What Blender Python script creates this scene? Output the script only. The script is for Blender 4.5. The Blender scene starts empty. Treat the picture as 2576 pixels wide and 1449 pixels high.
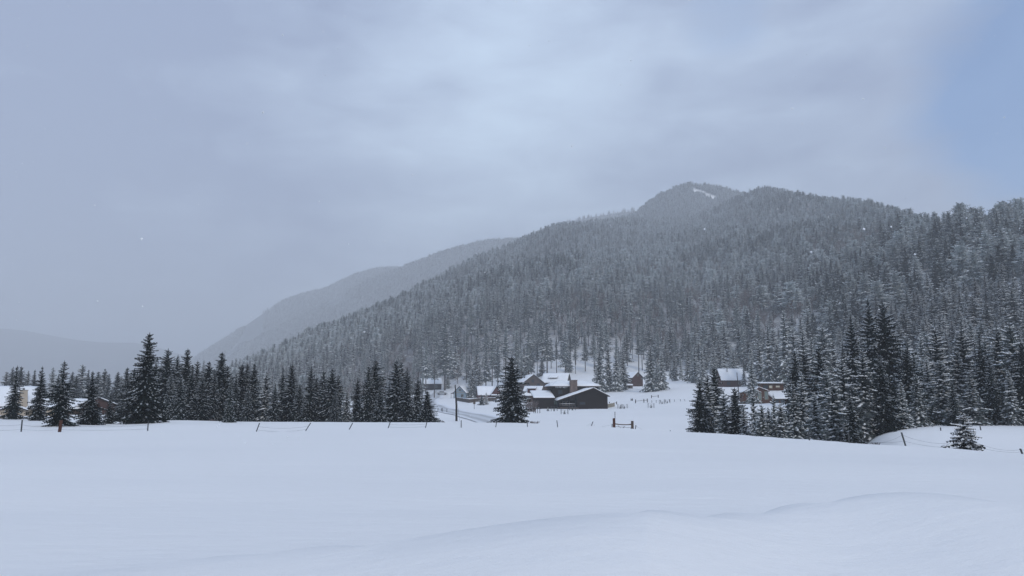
import bpy, math, random
import numpy as np
from mathutils import Vector, Matrix

R = math.radians
rnd = random.Random(7)
nr = np.random.RandomState(11)
scene = bpy.context.scene
COL = scene.collection

# ------------------------------------------------------------------ camera, sky, sun, exposure
EYE = 2.2
FPX = 1860.0                       # focal length for a frame 2576 wide
CX, CY = 1288.0, 724.5
HORIZON = 1000.0
TH = math.atan((HORIZON - CY) / FPX)
cam = bpy.data.cameras.new('camera')
cam.sensor_width = 36.0
cam.lens = 36.0 * FPX / 2576.0
cam.clip_start = 0.1
cam.clip_end = 40000
camo = bpy.data.objects.new('camera', cam)
camo.location = (0, 0, EYE)
camo.rotation_euler = (R(90) + TH, 0, 0)
COL.objects.link(camo)
scene.camera = camo

SUN_EL, SUN_AZ = R(32), R(155)     # high, behind the camera, blurred by cloud
HAZE_DENSITY = 0.00050
CLOUD_GAIN = 1.0

world = bpy.data.worlds.new('World')
scene.world = world
world.use_nodes = True
wt = world.node_tree
wt.nodes.clear()


def N(tree, typ, **kw):
    n = tree.nodes.new(typ)
    for k, v in kw.items():
        if k.startswith('_'):
            setattr(n, k[1:], v)
        else:
            key = k.replace('__', ' ')
            n.inputs[key].default_value = v
    return n


def ramp(tree, stops, fac=None, interp='LINEAR'):
    n = tree.nodes.new('ShaderNodeValToRGB')
    n.color_ramp.interpolation = interp
    el = n.color_ramp.elements
    while len(el) < len(stops):
        el.new(0.5)
    for e, (p, c) in zip(el, stops):
        e.position = p
        e.color = (c, c, c, 1) if isinstance(c, (int, float)) else (c[0], c[1], c[2], 1)
    if fac is not None:
        tree.links.new(fac, n.inputs[0])
    return n


def build_world():
    L = wt.links.new
    out = wt.nodes.new('ShaderNodeOutputWorld')
    sky = wt.nodes.new('ShaderNodeTexSky')
    sky.sky_type = 'NISHITA'
    sky.sun_disc = False
    sky.sun_elevation = SUN_EL
    sky.sun_rotation = SUN_AZ
    sky.altitude = 2500
    sky.dust_density = 0.0
    sky.ozone_density = 2.0
    bg_blue = N(wt, 'ShaderNodeBackground', Strength=0.15)
    hs = N(wt, 'ShaderNodeHueSaturation', Saturation=1.5)
    L(sky.outputs[0], hs.inputs['Color'])
    L(hs.outputs[0], bg_blue.inputs[0])
    tc = wt.nodes.new('ShaderNodeTexCoord')
    # broad soft cloud masses
    mp = wt.nodes.new('ShaderNodeMapping')
    mp.inputs['Scale'].default_value = (1.0, 1.0, 2.6)
    mp.inputs['Rotation'].default_value = (0.2, 0.5, 0.1)
    L(tc.outputs['Generated'], mp.inputs[0])
    n1 = N(wt, 'ShaderNodeTexNoise', Scale=1.7, Detail=5.0, Roughness=0.42, Distortion=0.3)
    L(mp.outputs[0], n1.inputs['Vector'])
    mp2 = wt.nodes.new('ShaderNodeMapping')
    mp2.inputs['Scale'].default_value = (1.0, 1.0, 2.2)
    mp2.inputs['Location'].default_value = (3.1, 1.4, 0.3)
    L(tc.outputs['Generated'], mp2.inputs[0])
    n2 = N(wt, 'ShaderNodeTexNoise', Scale=4.5, Detail=6.0, Roughness=0.45, Distortion=0.4)
    L(mp2.outputs[0], n2.inputs['Vector'])

    mp3 = wt.nodes.new('ShaderNodeMapping')
    mp3.inputs['Scale'].default_value = (1.0, 1.0, 3.0)
    mp3.inputs['Location'].default_value = (0.4, 2.2, 1.3)
    L(tc.outputs['Generated'], mp3.inputs[0])
    n3 = N(wt, 'ShaderNodeTexNoise', Scale=9.0, Detail=8.0, Roughness=0.55, Distortion=0.5)
    L(mp3.outputs[0], n3.inputs['Vector'])

    def lobe(az, el, inner, outer):
        """1 near a direction of the sky, falling softly to 0"""
        d = (math.sin(R(az)) * math.cos(R(el)), math.cos(R(az)) * math.cos(R(el)), math.sin(R(el)))
        v = wt.nodes.new('ShaderNodeVectorMath')
        v.operation = 'DOT_PRODUCT'
        L(tc.outputs['Generated'], v.inputs[0])
        v.inputs[1].default_value = d
        m = wt.nodes.new('ShaderNodeMapRange')
        m.interpolation_type = 'SMOOTHSTEP'
        m.inputs['From Min'].default_value = math.cos(R(outer))
        m.inputs['From Max'].default_value = math.cos(R(inner))
        L(v.outputs['Value'], m.inputs['Value'])
        return m.outputs[0]

    def math_(op, a, b):
        m = wt.nodes.new('ShaderNodeMath')
        m.operation = op
        for i, x in enumerate((a, b)):
            if isinstance(x, (int, float)):
                m.inputs[i].default_value = x
            else:
                L(x, m.inputs[i])
        return m.outputs[0]
    # cloud brightness: noise, the thin part of the deck, a heavier bank towards the west
    thin = lobe(-8, 31, 1, 20)
    heavy = lobe(-36, 26, 4, 36)
    b = math_('MULTIPLY', math_('SUBTRACT', n1.outputs[0], 0.5), 1.7)
    b = math_('ADD', b, math_('MULTIPLY', math_('SUBTRACT', n2.outputs[0], 0.5), 1.25))
    b = math_('ADD', b, math_('MULTIPLY', math_('SUBTRACT', n3.outputs[0], 0.5), 0.7))
    b = math_('ADD', b, math_('MULTIPLY', thin, 0.27))
    b = math_('ADD', b, math_('MULTIPLY', heavy, -0.50))
    b = math_('ADD', b, 0.40)
    cr = ramp(wt, [(0.0, (0.245, 0.31, 0.475)), (0.35, (0.36, 0.45, 0.62)), (0.6, (0.465, 0.575, 0.75)), (1.0, (0.61, 0.76, 0.94))], b)
    bg_cloud = N(wt, 'ShaderNodeBackground', Strength=CLOUD_GAIN)
    L(cr.outputs[0], bg_cloud.inputs[0])
    # breaks where the blue shows through, mostly to the east
    gap = math_('MAXIMUM', lobe(39, 19, 1, 12.5), math_('MULTIPLY', lobe(17, 28, 0, 5), 0.45))
    g = math_('MULTIPLY', gap, 1.45)
    g = math_('ADD', g, math_('MULTIPLY', math_('SUBTRACT', n2.outputs[0], 0.52), 3.2))
    g = math_('ADD', g, math_('MULTIPLY', math_('SUBTRACT', n3.outputs[0], 0.5), 1.8))
    g = math_('MULTIPLY', g, gap)
    gr = ramp(wt, [(0.05, 0.0), (1.9, 0.72)], g)
    mix = wt.nodes.new('ShaderNodeMixShader')
    L(gr.outputs[0], mix.inputs[0])
    L(bg_cloud.outputs[0], mix.inputs[1])
    L(bg_blue.outputs[0], mix.inputs[2])
    L(mix.outputs[0], out.inputs[0])


build_world()

sl = bpy.data.lights.new('sun', 'SUN')
sl.energy = 1.4
sl.angle = R(11)
sl.color = (1.0, 0.94, 0.85)
so = bpy.data.objects.new('sun', sl)
sd = Vector((math.sin(SUN_AZ) * math.cos(SUN_EL), math.cos(SUN_AZ) * math.cos(SUN_EL), math.sin(SUN_EL)))
so.rotation_euler = (-sd).to_track_quat('-Z', 'Y').to_euler()
COL.objects.link(so)

scene.view_settings.view_transform = 'Standard'
scene.view_settings.look = 'None'
scene.view_settings.gamma = 1
scene.view_settings.use_curve_mapping = False
scene.view_settings.exposure = 0.38
scene.render.engine = 'CYCLES'
cy = scene.cycles
cy.max_bounces = 6
cy.diffuse_bounces = 3
cy.glossy_bounces = 2
cy.transmission_bounces = 2
cy.volume_bounces = 2
cy.transparent_max_bounces = 4
cy.use_denoising = True
cy.sample_clamp_indirect = 4.0

# ------------------------------------------------------------------ materials
MATS = {}


def mat(name, base, rough=0.8, var=0.25, scale=3.0, bump=0.0, bscale=20.0, spec=0.3, stretch=(1, 1, 1), col2=None, metal=0.0, rand=0.0):
    if name in MATS:
        return MATS[name]
    m = bpy.data.materials.new(name)
    m.use_nodes = True
    t = m.node_tree
    p = t.nodes['Principled BSDF']
    p.inputs['Roughness'].default_value = rough
    p.inputs['Metallic'].default_value = metal
    p.inputs['Specular IOR Level'].default_value = spec
    tc = t.nodes.new('ShaderNodeTexCoord')
    mp = t.nodes.new('ShaderNodeMapping')
    mp.inputs['Scale'].default_value = stretch
    t.links.new(tc.outputs['Object'], mp.inputs[0])
    n = N(t, 'ShaderNodeTexNoise', Scale=scale, Detail=6.0, Roughness=0.6)
    t.links.new(mp.outputs[0], n.inputs['Vector'])
    c2 = col2 or [min(1, c * (1 + var)) for c in base]
    c1 = [c * (1 - var) for c in base] if col2 is None else base
    r = ramp(t, [(0.3, c1), (0.7, c2)], n.outputs[0])
    src = r.outputs[0]
    if rand > 0:
        oi = t.nodes.new('ShaderNodeObjectInfo')
        hs = t.nodes.new('ShaderNodeHueSaturation')
        mr = t.nodes.new('ShaderNodeMapRange')
        mr.inputs['To Min'].default_value = 1 - rand
        mr.inputs['To Max'].default_value = 1 + rand
        t.links.new(oi.outputs['Random'], mr.inputs[0])
        t.links.new(mr.outputs[0], hs.inputs['Value'])
        t.links.new(src, hs.inputs['Color'])
        src = hs.outputs[0]
    t.links.new(src, p.inputs['Base Color'])
    if bump > 0:
        nb = N(t, 'ShaderNodeTexNoise', Scale=bscale, Detail=4.0)
        t.links.new(mp.outputs[0], nb.inputs['Vector'])
        bp = N(t, 'ShaderNodeBump', Strength=bump, Distance=0.05)
        t.links.new(nb.outputs[0], bp.inputs['Height'])
        t.links.new(bp.outputs[0], p.inputs['Normal'])
    MATS[name] = m
    return m


M_SNOW = mat('snow', (0.82, 0.83, 0.85), rough=0.65, var=0.03, scale=0.15, bump=0.12, bscale=6.0, spec=0.2)
M_TSNOW = mat('snow_on_branches', (0.82, 0.835, 0.85), rough=0.8, var=0.10, scale=1.5, spec=0.1, rand=0.12)
M_ROOFSNOW = mat('snow_on_roof', (0.82, 0.84, 0.87), rough=0.7, var=0.03, scale=0.6, bump=0.1, bscale=4.0, spec=0.2)
M_THINSNOW = mat('thin_snow_on_needles', (0.44, 0.47, 0.50), rough=0.85, var=0.3, scale=2.5, spec=0.05, rand=0.15)
M_NEEDLE = mat('spruce_needles', (0.016, 0.023, 0.021), rough=0.92, var=0.55, scale=1.3, spec=0.04, rand=0.35)
M_FROST = mat('frosted_needles', (0.135, 0.157, 0.158), rough=0.8, var=0.5, scale=1.5, spec=0.1, rand=0.35)
M_BARK = mat('bark', (0.045, 0.036, 0.030), var=0.4, scale=4, stretch=(3, 3, 0.6), bump=0.4)
M_TWIG = mat('bare_twigs', (0.12, 0.098, 0.092), var=0.35, scale=2.0, rand=0.25)
M_STRAW = mat('dry_stems', (0.25, 0.21, 0.16), var=0.35, scale=2.0)
M_DARKWOOD = mat('dark_wood_siding', (0.013, 0.0075, 0.005), rough=0.95, spec=0.08, var=0.45, scale=2.5, stretch=(0.6, 0.6, 6), bump=0.5, bscale=8)
M_BROWN = mat('brown_boards', (0.055, 0.034, 0.024), rough=0.92, spec=0.08, var=0.35, scale=2.5, stretch=(5, 5, 0.5), bump=0.4)
M_REDWOOD = mat('red_stained_boards', (0.075, 0.024, 0.021), rough=0.92, spec=0.08, var=0.35, scale=2.5, stretch=(5, 5, 0.5), bump=0.4)
M_BARN = mat('barn_boards', (0.062, 0.031, 0.025), rough=0.92, spec=0.08, var=0.35, scale=2.5, stretch=(5, 5, 0.5), bump=0.4)
M_GREYWOOD = mat('weathered_boards', (0.085, 0.068, 0.057), rough=0.92, spec=0.08, var=0.35, scale=2.5, stretch=(4, 4, 0.5), bump=0.4)
M_CEDAR = mat('cedar_siding', (0.075, 0.029, 0.012), rough=0.92, spec=0.08, var=0.3, scale=2.5, stretch=(0.6, 0.6, 5), bump=0.4)
M_BLUE = mat('blue_grey_siding', (0.20, 0.27, 0.33), var=0.12, scale=2.5, stretch=(0.4, 0.4, 6))
M_BEIGE = mat('beige_stucco', (0.40, 0.34, 0.27), var=0.10, scale=1.5)
M_PINK = mat('pink_foundation', (0.33, 0.23, 0.21), var=0.12, scale=1.5)
M_STONE = mat('chimney_stone', (0.155, 0.115, 0.10), var=0.4, scale=1.2, bump=0.4, bscale=9)
M_RIMEHAZE = mat('rimed_hazed_needles', (0.37, 0.41, 0.415), rough=0.8, var=0.45, scale=1.2, spec=0.1, rand=0.4)  # rime colour, lightened further to stand in for haze over far trees
M_MORTAR = mat('mortar', (0.16, 0.14, 0.125), var=0.2)
M_TRIM = mat('pale_trim', (0.26, 0.24, 0.20), var=0.1)
M_DARKTRIM = mat('dark_trim', (0.02, 0.017, 0.016), var=0.2)
M_GLASS = mat('window_glass', (0.035, 0.045, 0.055), rough=0.08, var=0.2, spec=0.8)
M_PALEGLASS = mat('curtained_glass', (0.16, 0.20, 0.19), rough=0.25, var=0.2, spec=0.6)
M_PALEPANE = mat('pale_pane', (0.55, 0.52, 0.42), var=0.1)  # even pale colour filling a few window panes
M_STEEL = mat('steel_post', (0.045, 0.050, 0.055), rough=0.6, var=0.3)
M_POSTWOOD = mat('red_brown_post', (0.075, 0.028, 0.018), var=0.4, scale=3, stretch=(3, 3, 0.6), bump=0.5)
M_POSTGREY = mat('grey_brown_post', (0.095, 0.070, 0.055), var=0.4, scale=3, stretch=(3, 3, 0.6), bump=0.5)
M_WIRE = mat('wire', (0.10, 0.10, 0.105), rough=0.5, metal=0.5)
M_METAL = mat('stovepipe', (0.18, 0.18, 0.19), rough=0.45, metal=0.6)
M_POLE = mat('creosote_pole', (0.018, 0.014, 0.013), var=0.3)
M_GREENBOX = mat('green_cabinet', (0.06, 0.085, 0.07), var=0.1)
M_TYRE = mat('tyre', (0.02, 0.02, 0.02))
M_CARPAINT = mat('pale_car_paint', (0.32, 0.34, 0.36), rough=0.35, spec=0.5, var=0.05)
M_ROCKSTONE = mat('fieldstone', (0.14, 0.13, 0.13), var=0.4)


def road_mat():
    m = bpy.data.materials.new('packed_snow_road')
    m.use_nodes = True
    t = m.node_tree
    L = t.links.new
    p = t.nodes['Principled BSDF']
    p.inputs['Roughness'].default_value = 0.6
    uv = t.nodes.new('ShaderNodeUVMap')
    sp = t.nodes.new('ShaderNodeSeparateXYZ')
    L(uv.outputs[0], sp.inputs[0])
    n = N(t, 'ShaderNodeTexNoise', Scale=9.0, Detail=5.0)
    mp = t.nodes.new('ShaderNodeMapping')
    mp.inputs['Scale'].default_value = (1.0, 0.08, 1)
    L(uv.outputs[0], mp.inputs[0])
    L(mp.outputs[0], n.inputs['Vector'])
    a = t.nodes.new('ShaderNodeMath'); a.operation = 'MULTIPLY_ADD'
    L(n.outputs[0], a.inputs[0]); a.inputs[1].default_value = 0.14; L(sp.outputs[0], a.inputs[2])
    s, d, m3 = (0.70, 0.72, 0.75), (0.44, 0.45, 0.47), (0.60, 0.62, 0.65)
    r = ramp(t, [(0.06, (0.8, 0.82, 0.86)), (0.2, s), (0.30, d), (0.38, d), (0.48, m3), (0.62, m3), (0.72, d), (0.80, d), (0.9, s), (1.0, (0.8, 0.82, 0.86))], a.outputs[0])
    L(r.outputs[0], p.inputs['Base Color'])
    return m


# ------------------------------------------------------------------ objects, names, labels
def tag(o, label=None, cat=None, group=None, kind=None):
    if label: o['label'] = label
    if cat: o['category'] = cat
    if group: o['group'] = group
    if kind: o['kind'] = kind
    return o


def obj(name, me, parent=None, m=None):
    o = bpy.data.objects.new(name, me)
    COL.objects.link(o)
    if parent is not None:
        o.parent = parent
    if m is not None:
        for x in (m if isinstance(m, (list, tuple)) else [m]):
            me.materials.append(x)
    return o


def empty(name, loc=(0, 0, 0), rz=0.0):
    o = bpy.data.objects.new(name, None)
    o.empty_display_size = 0.3
    o.location = loc
    o.rotation_euler = (0, 0, rz)
    COL.objects.link(o)
    return o


class MB:
    def __init__(self):
        self.v, self.f, self.mi = [], [], []

    def add(self, vs, fs, mi=0):
        k = len(self.v)
        self.v += [tuple(p) for p in vs]
        for f in fs:
            self.f.append(tuple(i + k for i in f))
            self.mi.append(mi)

    def box(self, x0, x1, y0, y1, z0, z1, mi=0):
        self.add([(x0, y0, z0), (x1, y0, z0), (x1, y1, z0), (x0, y1, z0), (x0, y0, z1), (x1, y0, z1), (x1, y1, z1), (x0, y1, z1)],
                 [(0, 3, 2, 1), (4, 5, 6, 7), (0, 1, 5, 4), (1, 2, 6, 5), (2, 3, 7, 6), (3, 0, 4, 7)], mi)

    def prism(self, poly, y0, y1, mi=0, axis='y'):
        """polygon in x,z pushed along y (axis 'y'), or in y,z pushed along x (axis 'x')"""
        n = len(poly)
        if axis == 'y':
            a = [(p[0], y0, p[1]) for p in poly] + [(p[0], y1, p[1]) for p in poly]
        else:
            a = [(y0, p[0], p[1]) for p in poly] + [(y1, p[0], p[1]) for p in poly]
        self.add(a, [tuple(range(n)), tuple(range(2 * n - 1, n - 1, -1))] + [(i, i + n, (i + 1) % n + n, (i + 1) % n) for i in range(n)], mi)

    def slab(self, c, t):
        """quad c (4 corners) with thickness t downward"""
        c = [Vector(p) for p in c]
        n = (c[1] - c[0]).cross(c[3] - c[0]).normalized()
        if n.z < 0: n = -n
        lo = [p - n * t for p in c]
        self.add(c + lo, [(0, 1, 2, 3), (7, 6, 5, 4)] + [(i, i + 4, (i + 1) % 4 + 4, (i + 1) % 4) for i in range(4)])

    def snow(self, c, t, seed=0, nu=14, nv=8, edge=0.13):
        """a rounded blanket lying on the quad c"""
        q = np.random.RandomState(seed)
        c = [Vector(p) for p in c]
        vs, k = [], {}
        ph = q.uniform(0, 6.28, 6)
        for i in range(nu + 1):
            for j in range(nv + 1):
                u, v = i / nu, j / nv
                p = c[0] * (1 - u) * (1 - v) + c[1] * u * (1 - v) + c[2] * u * v + c[3] * (1 - u) * v
                e = min(u, 1 - u) / edge, min(v, 1 - v) / (edge * 1.4)
                h = t * (1 - (1 - min(1, e[0])) ** 2 * 0.75) * (1 - (1 - min(1, e[1])) ** 2 * 0.75)
                h *= 1 + 0.12 * math.sin(5 * u + ph[0]) * math.sin(4 * v + ph[1]) + 0.08 * math.sin(17 * u + ph[2])
                vs.append((p.x, p.y, p.z + h))
        n = len(vs)
        low = []
        for i in range(nu + 1):
            for j in range(nv + 1):
                u, v = i / nu, j / nv
                p = c[0] * (1 - u) * (1 - v) + c[1] * u * (1 - v) + c[2] * u * v + c[3] * (1 - u) * v
                low.append((p.x, p.y, p.z + 0.004))
        fs = []
        W = nv + 1
        for i in range(nu):
            for j in range(nv):
                a = i * W + j
                fs.append((a, a + W, a + W + 1, a + 1))
        for i in range(nu):
            fs.append((i * W, n + i * W, n + (i + 1) * W, (i + 1) * W))
            fs.append((i * W + nv, (i + 1) * W + nv, n + (i + 1) * W + nv, n + i * W + nv))
        for j in range(nv):
            fs.append((j, j + 1, n + j + 1, n + j))
            a = nu * W + j
            fs.append((a, n + a, n + a + 1, a + 1))
        self.add(vs + low, fs)

    def tube(self, pts, r, n=6, cap=True):
        pts = [Vector(p) for p in pts]
        rr = r if isinstance(r, (list, tuple)) else [r] * len(pts)
        rings = []
        for i, p in enumerate(pts):
            d = (pts[min(i + 1, len(pts) - 1)] - pts[max(i - 1, 0)])
            if d.length < 1e-6: d = Vector((0, 0, 1))
            d.normalize()
            a = d.cross(Vector((0, 0, 1)))
            if a.length < 0.05: a = d.cross(Vector((1, 0, 0)))
            a.normalize()
            b = d.cross(a)
            rings += [p + (a * math.cos(2 * math.pi * k / n) + b * math.sin(2 * math.pi * k / n)) * rr[i] for k in range(n)]
        fs = []
        for i in range(len(pts) - 1):
            for k in range(n):
                fs.append((i * n + k, i * n + (k + 1) % n, (i + 1) * n + (k + 1) % n, (i + 1) * n + k))
        if cap:
            fs.append(tuple(range(n)))
            fs.append(tuple(reversed(range((len(pts) - 1) * n, len(pts) * n))))
        self.add(rings, fs)

    def mesh(self, name, smooth=False):
        me = bpy.data.meshes.new(name)
        me.from_pydata(self.v, [], self.f)
        me.polygons.foreach_set('material_index', self.mi)
        if smooth:
            me.polygons.foreach_set('use_smooth', [True] * len(self.f))
        me.update()
        return me

    def build(self, name, m, parent=None, smooth=False):
        return obj(name, self.mesh(name, smooth), parent, m)


def np_mesh(name, verts, quads=None, tris=None, mi=None, smooth=False):
    me = bpy.data.meshes.new(name)
    verts = np.asarray(verts, dtype=np.float32)
    fq = np.zeros((0, 4), int) if quads is None else np.asarray(quads, int)
    ft = np.zeros((0, 3), int) if tris is None else np.asarray(tris, int)
    me.vertices.add(len(verts))
    me.vertices.foreach_set('co', verts.ravel())
    me.loops.add(fq.size + ft.size)
    me.loops.foreach_set('vertex_index', np.concatenate([fq.ravel(), ft.ravel()]).astype(np.int32))
    nf = len(fq) + len(ft)
    me.polygons.add(nf)
    st = np.concatenate([np.arange(len(fq)) * 4, fq.size + np.arange(len(ft)) * 3]).astype(np.int32)
    me.polygons.foreach_set('loop_start', st)
    if mi is not None:
        me.polygons.foreach_set('material_index', np.asarray(mi, np.int32))
    me.polygons.foreach_set('use_smooth', np.full(nf, smooth))
    me.update(calc_edges=True)
    return me


# ------------------------------------------------------------------ noise
def vnoise(x, y, seed=0):
    """smooth value noise, vectorised"""
    xi, yi = np.floor(x).astype(np.int64), np.floor(y).astype(np.int64)
    xf, yf = x - xi, y - yi
    u, v = xf * xf * (3 - 2 * xf), yf * yf * (3 - 2 * yf)

    def h(a, b):
        n = (a * 374761393 + b * 668265263 + seed * 974711) & 0x7fffffff
        n = ((n ^ (n >> 13)) * 1274126177) & 0x7fffffff
        return ((n ^ (n >> 16)) & 0xffff) / 65535.0
    return (h(xi, yi) * (1 - u) + h(xi + 1, yi) * u) * (1 - v) + (h(xi, yi + 1) * (1 - u) + h(xi + 1, yi + 1) * u) * v - 0.5


def fbm(x, y, seed=0, o=4):
    s, a, f = 0, 1, 1
    for k in range(o):
        s = s + a * vnoise(x * f + 13.1 * k, y * f - 7.7 * k, seed + k)
        a *= 0.5
        f *= 2.03
    return s


# ------------------------------------------------------------------ survey: a direction seen from the camera, at a depth in metres
def ray(px, py):
    x, y = (px - CX) / FPX, (CY - py) / FPX
    return np.array([x, math.cos(TH) - y * math.sin(TH), math.sin(TH) + y * math.cos(TH)])


def at(px, py, Y):
    d = ray(px, py)
    return np.array([0, 0, EYE]) + d * (Y / d[1])


def mpp(Y):
    """metres per pixel at depth Y"""
    return Y / FPX / 1.011


# ------------------------------------------------------------------ the lie of the land
def curve(pts):
    """pts: (px, py or ('z', z), Y) -> arrays phi, r, z"""
    out = []
    for px, py, Y in pts:
        if isinstance(py, tuple):
            p = at(px, 1000, Y)
            out.append((math.atan2(p[0], p[1]), math.hypot(p[0], p[1]), py[1]))
        else:
            p = at(px, py, Y)
            out.append((math.atan2(p[0], p[1]), math.hypot(p[0], p[1]), p[2]))
    return out


Z = lambda z: ('z', z)
crest = [(-600, 1046, 60), (0, 1054, 62), (150, 1057, 62), (300, 1063, 62), (450, 1057, 64), (600, 1061, 64), (850, 1062, 63), (1100, 1064, 62), (1300, 1066, 62), (1500, 1073, 62),
         (1600, 1078, 60), (1700, 1085, 58), (1900, 1098, 52), (2050, 1107, 48), (2160, 1116, 45), (2350, 1128, 43), (2576, 1142, 40), (3200, 1150, 38)]
RIDGE_TOPS = [(560, 945, 800), (580, 937, 720), (640, 890, 700), (700, 852, 690), (800, 812, 730), (900, 780, 790), (1000, 738, 860), (1100, 690, 950),
              (1200, 638, 1050), (1300, 604, 1150), (1400, 571, 1250), (1500, 562, 1350), (1580, 553, 1400), (1640, 556, 1420), (1700, 556, 1430), (1780, 540, 1430),
              (1860, 506, 1420), (1920, 476, 1350), (1980, 485, 1300), (2040, 508, 1200), (2080, 508, 1050), (2130, 502, 950), (2200, 514, 800),
              (2280, 535, 680), (2335, 560, 560), (2395, 540, 450), (2430, 514, 430), (2500, 506, 400), (2576, 497, 390), (3200, 470, 380)]
ridge = [(-600, Z(4), 1100), (450, Z(4), 1000)] + [(a, b + (19.0 if c < 700 else 15.0) * 1860 / c, c) for a, b, c in RIDGE_TOPS]
CURVES = [
    [(-600, Z(0), 7), (3200, Z(0), 7)],
    [(-600, Z(0.05), 30), (1200, Z(0.0), 30), (1900, Z(-0.12), 28), (2576, Z(-0.35), 26), (3200, Z(-0.4), 26)],
    crest,
    [(-600, Z(-0.2), 72), (900, Z(-0.7), 74), (1150, Z(-1.5), 78), (1400, Z(-1.9), 80), (1600, Z(-2.2), 76), (1750, Z(-2.8), 68), (1900, Z(-2.9), 62), (2160, Z(-2.6), 53), (2250, Z(-1.9), 50), (2350, Z(-1.6), 48), (2576, Z(-1.6), 45), (3200, Z(-1.6), 43)],
    [(-600, Z(-0.3), 100), (900, Z(-1.0), 100), (1100, 1063, 100), (1300, 1064, 100), (1500, 1066, 98), (1600, 1063, 100), (1740, 1072, 95), (1900, Z(-2.2), 84), (2120, Z(-2.2), 78), (2180, 1104, 68), (2220, 1092, 64), (2270, 1083, 62), (2350, 1078, 62), (2450, 1077, 62), (2576, 1079, 62), (3200, 1085, 60)],
    [(-600, Z(0), 170), (900, Z(0), 170), (1100, 1028, 170), (1300, 1028, 170), (1440, 1028, 170), (1530, 1027, 170), (1700, 1021, 170), (1850, 1016, 170), (2000, 1014, 165), (2200, Z(-1.0), 110), (2400, Z(-0.6), 90), (2576, Z(-0.5), 88), (3200, Z(-0.5), 88)],
    [(-600, Z(1), 260), (900, Z(1.5), 260), (1100, 1002, 290), (1200, 1004, 280), (1320, 1000, 250), (1450, 985, 240), (1600, 973, 255), (1700, 968, 250), (1800, 975, 220), (1900, 978, 212), (2000, 980, 200), (2200, 1010, 140), (2400, 1030, 115), (2576, 1030, 110), (3200, 1030, 110)],
    [(-600, Z(3), 400), (500, Z(3), 400), (700, 985, 400), (900, 978, 380), (1060, 978, 345), (1200, 965, 330), (1400, 942, 300), (1550, 940, 300), (1700, 942, 300), (1850, 935, 280), (2000, 940, 260), (2200, 965, 190), (2400, 985, 150), (2576, 990, 140), (3200, 990, 140)],
    [(-600, Z(4), 700), (450, Z(4), 650), (640, 945, 560), (800, 905, 520), (1000, 870, 490), (1200, 815, 460), (1400, 790, 440), (1700, 805, 430), (1900, 790, 400), (2100, 780, 340), (2300, 775, 270), (2576, 775, 220), (3200, 775, 220)],
    [(-600, Z(4), 900), (450, Z(4), 800), (640, 925, 640), (800, 855, 640), (1000, 795, 700), (1200, 725, 780), (1400, 665, 860), (1600, 640, 950), (1750, 605, 1000), (1900, 570, 950), (2050, 570, 800), (2200, 605, 560), (2400, 620, 330), (2576, 620, 300), (3200, 610, 300)],
    ridge,
]
BACK = [(7, 0), (30, 0.1), (60, 0.2), (80, -0.3), (105, 0), (170, 0.5), (260, 2), (400, 6), (600, 30), (900, 70), (1400, 130)]
phis = np.concatenate([np.arange(-180, -48, 3.0), np.arange(-48, 48.001, 0.15), np.arange(51, 180.1, 3.0)])
phis = np.radians(phis)
NP_ = len(phis)


def smooth_cols(a, k):
    w = np.hanning(2 * k + 3)[1:-1]
    w /= w.sum()
    p = np.concatenate([a[:1].repeat(k), a, a[-1:].repeat(k)])
    return np.convolve(p, w, 'valid')


Kr, Kz = [], []
for c, bk in zip(CURVES, BACK):
    c = curve(c)
    ph = [math.radians(-180), math.radians(-95)] + [p[0] for p in c] + [math.radians(95), math.radians(180)]
    rr = [bk[0], bk[0]] + [p[1] for p in c] + [bk[0], bk[0]]
    zz = [bk[1], bk[1]] + [p[2] for p in c] + [bk[1], bk[1]]
    Kr.append(np.interp(phis, ph, rr))
    Kz.append(np.interp(phis, ph, zz))
front = (phis > R(-47)) & (phis < R(47))
for i in range(len(Kr)):
    for A in (Kr, Kz):
        s = smooth_cols(A[i], 5)
        A[i] = np.where(front, s, A[i])
# nearer than the first curve, and beyond the last
Kr = [np.full(NP_, 0.0)] + Kr + [Kr[-1] * 1.55, np.full(NP_, 6500.0)]
Kz = [np.full(NP_, 0.05)] + Kz + [Kz[-1] * 0.55, np.full(NP_, 0.0)]
Kr, Kz = np.array(Kr), np.array(Kz)
rs = np.concatenate([np.geomspace(0.6, 8, 22)[:-1], np.arange(8, 40, 0.55), np.arange(40, 130, 1.2), np.geomspace(130, 1700, 95), np.geomspace(1750, 6500, 14)])
NR_ = len(rs)


def pchip(xk, yk, x):
    """monotone cubic through (xk, yk), one column"""
    h = np.diff(xk)
    d = np.diff(yk) / h
    m = np.zeros(len(xk))
    for i in range(1, len(xk) - 1):
        if d[i - 1] * d[i] > 0:
            w1, w2 = 2 * h[i] + h[i - 1], h[i] + 2 * h[i - 1]
            m[i] = (w1 + w2) / (w1 / d[i - 1] + w2 / d[i])
    m[0], m[-1] = d[0], d[-1]
    i = np.clip(np.searchsorted(xk, x) - 1, 0, len(xk) - 2)
    t = (x - xk[i]) / h[i]
    return yk[i] * (1 + 2 * t) * (1 - t) ** 2 + m[i] * h[i] * t * (1 - t) ** 2 + yk[i + 1] * t * t * (3 - 2 * t) + m[i + 1] * h[i] * t * t * (t - 1)


HZ = np.zeros((NP_, NR_))
for j in range(NP_):
    HZ[j] = pchip(Kr[:, j], Kz[:, j], rs)
PX_ = np.sin(phis)[:, None] * rs[None, :]
PY_ = np.cos(phis)[:, None] * rs[None, :]
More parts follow.
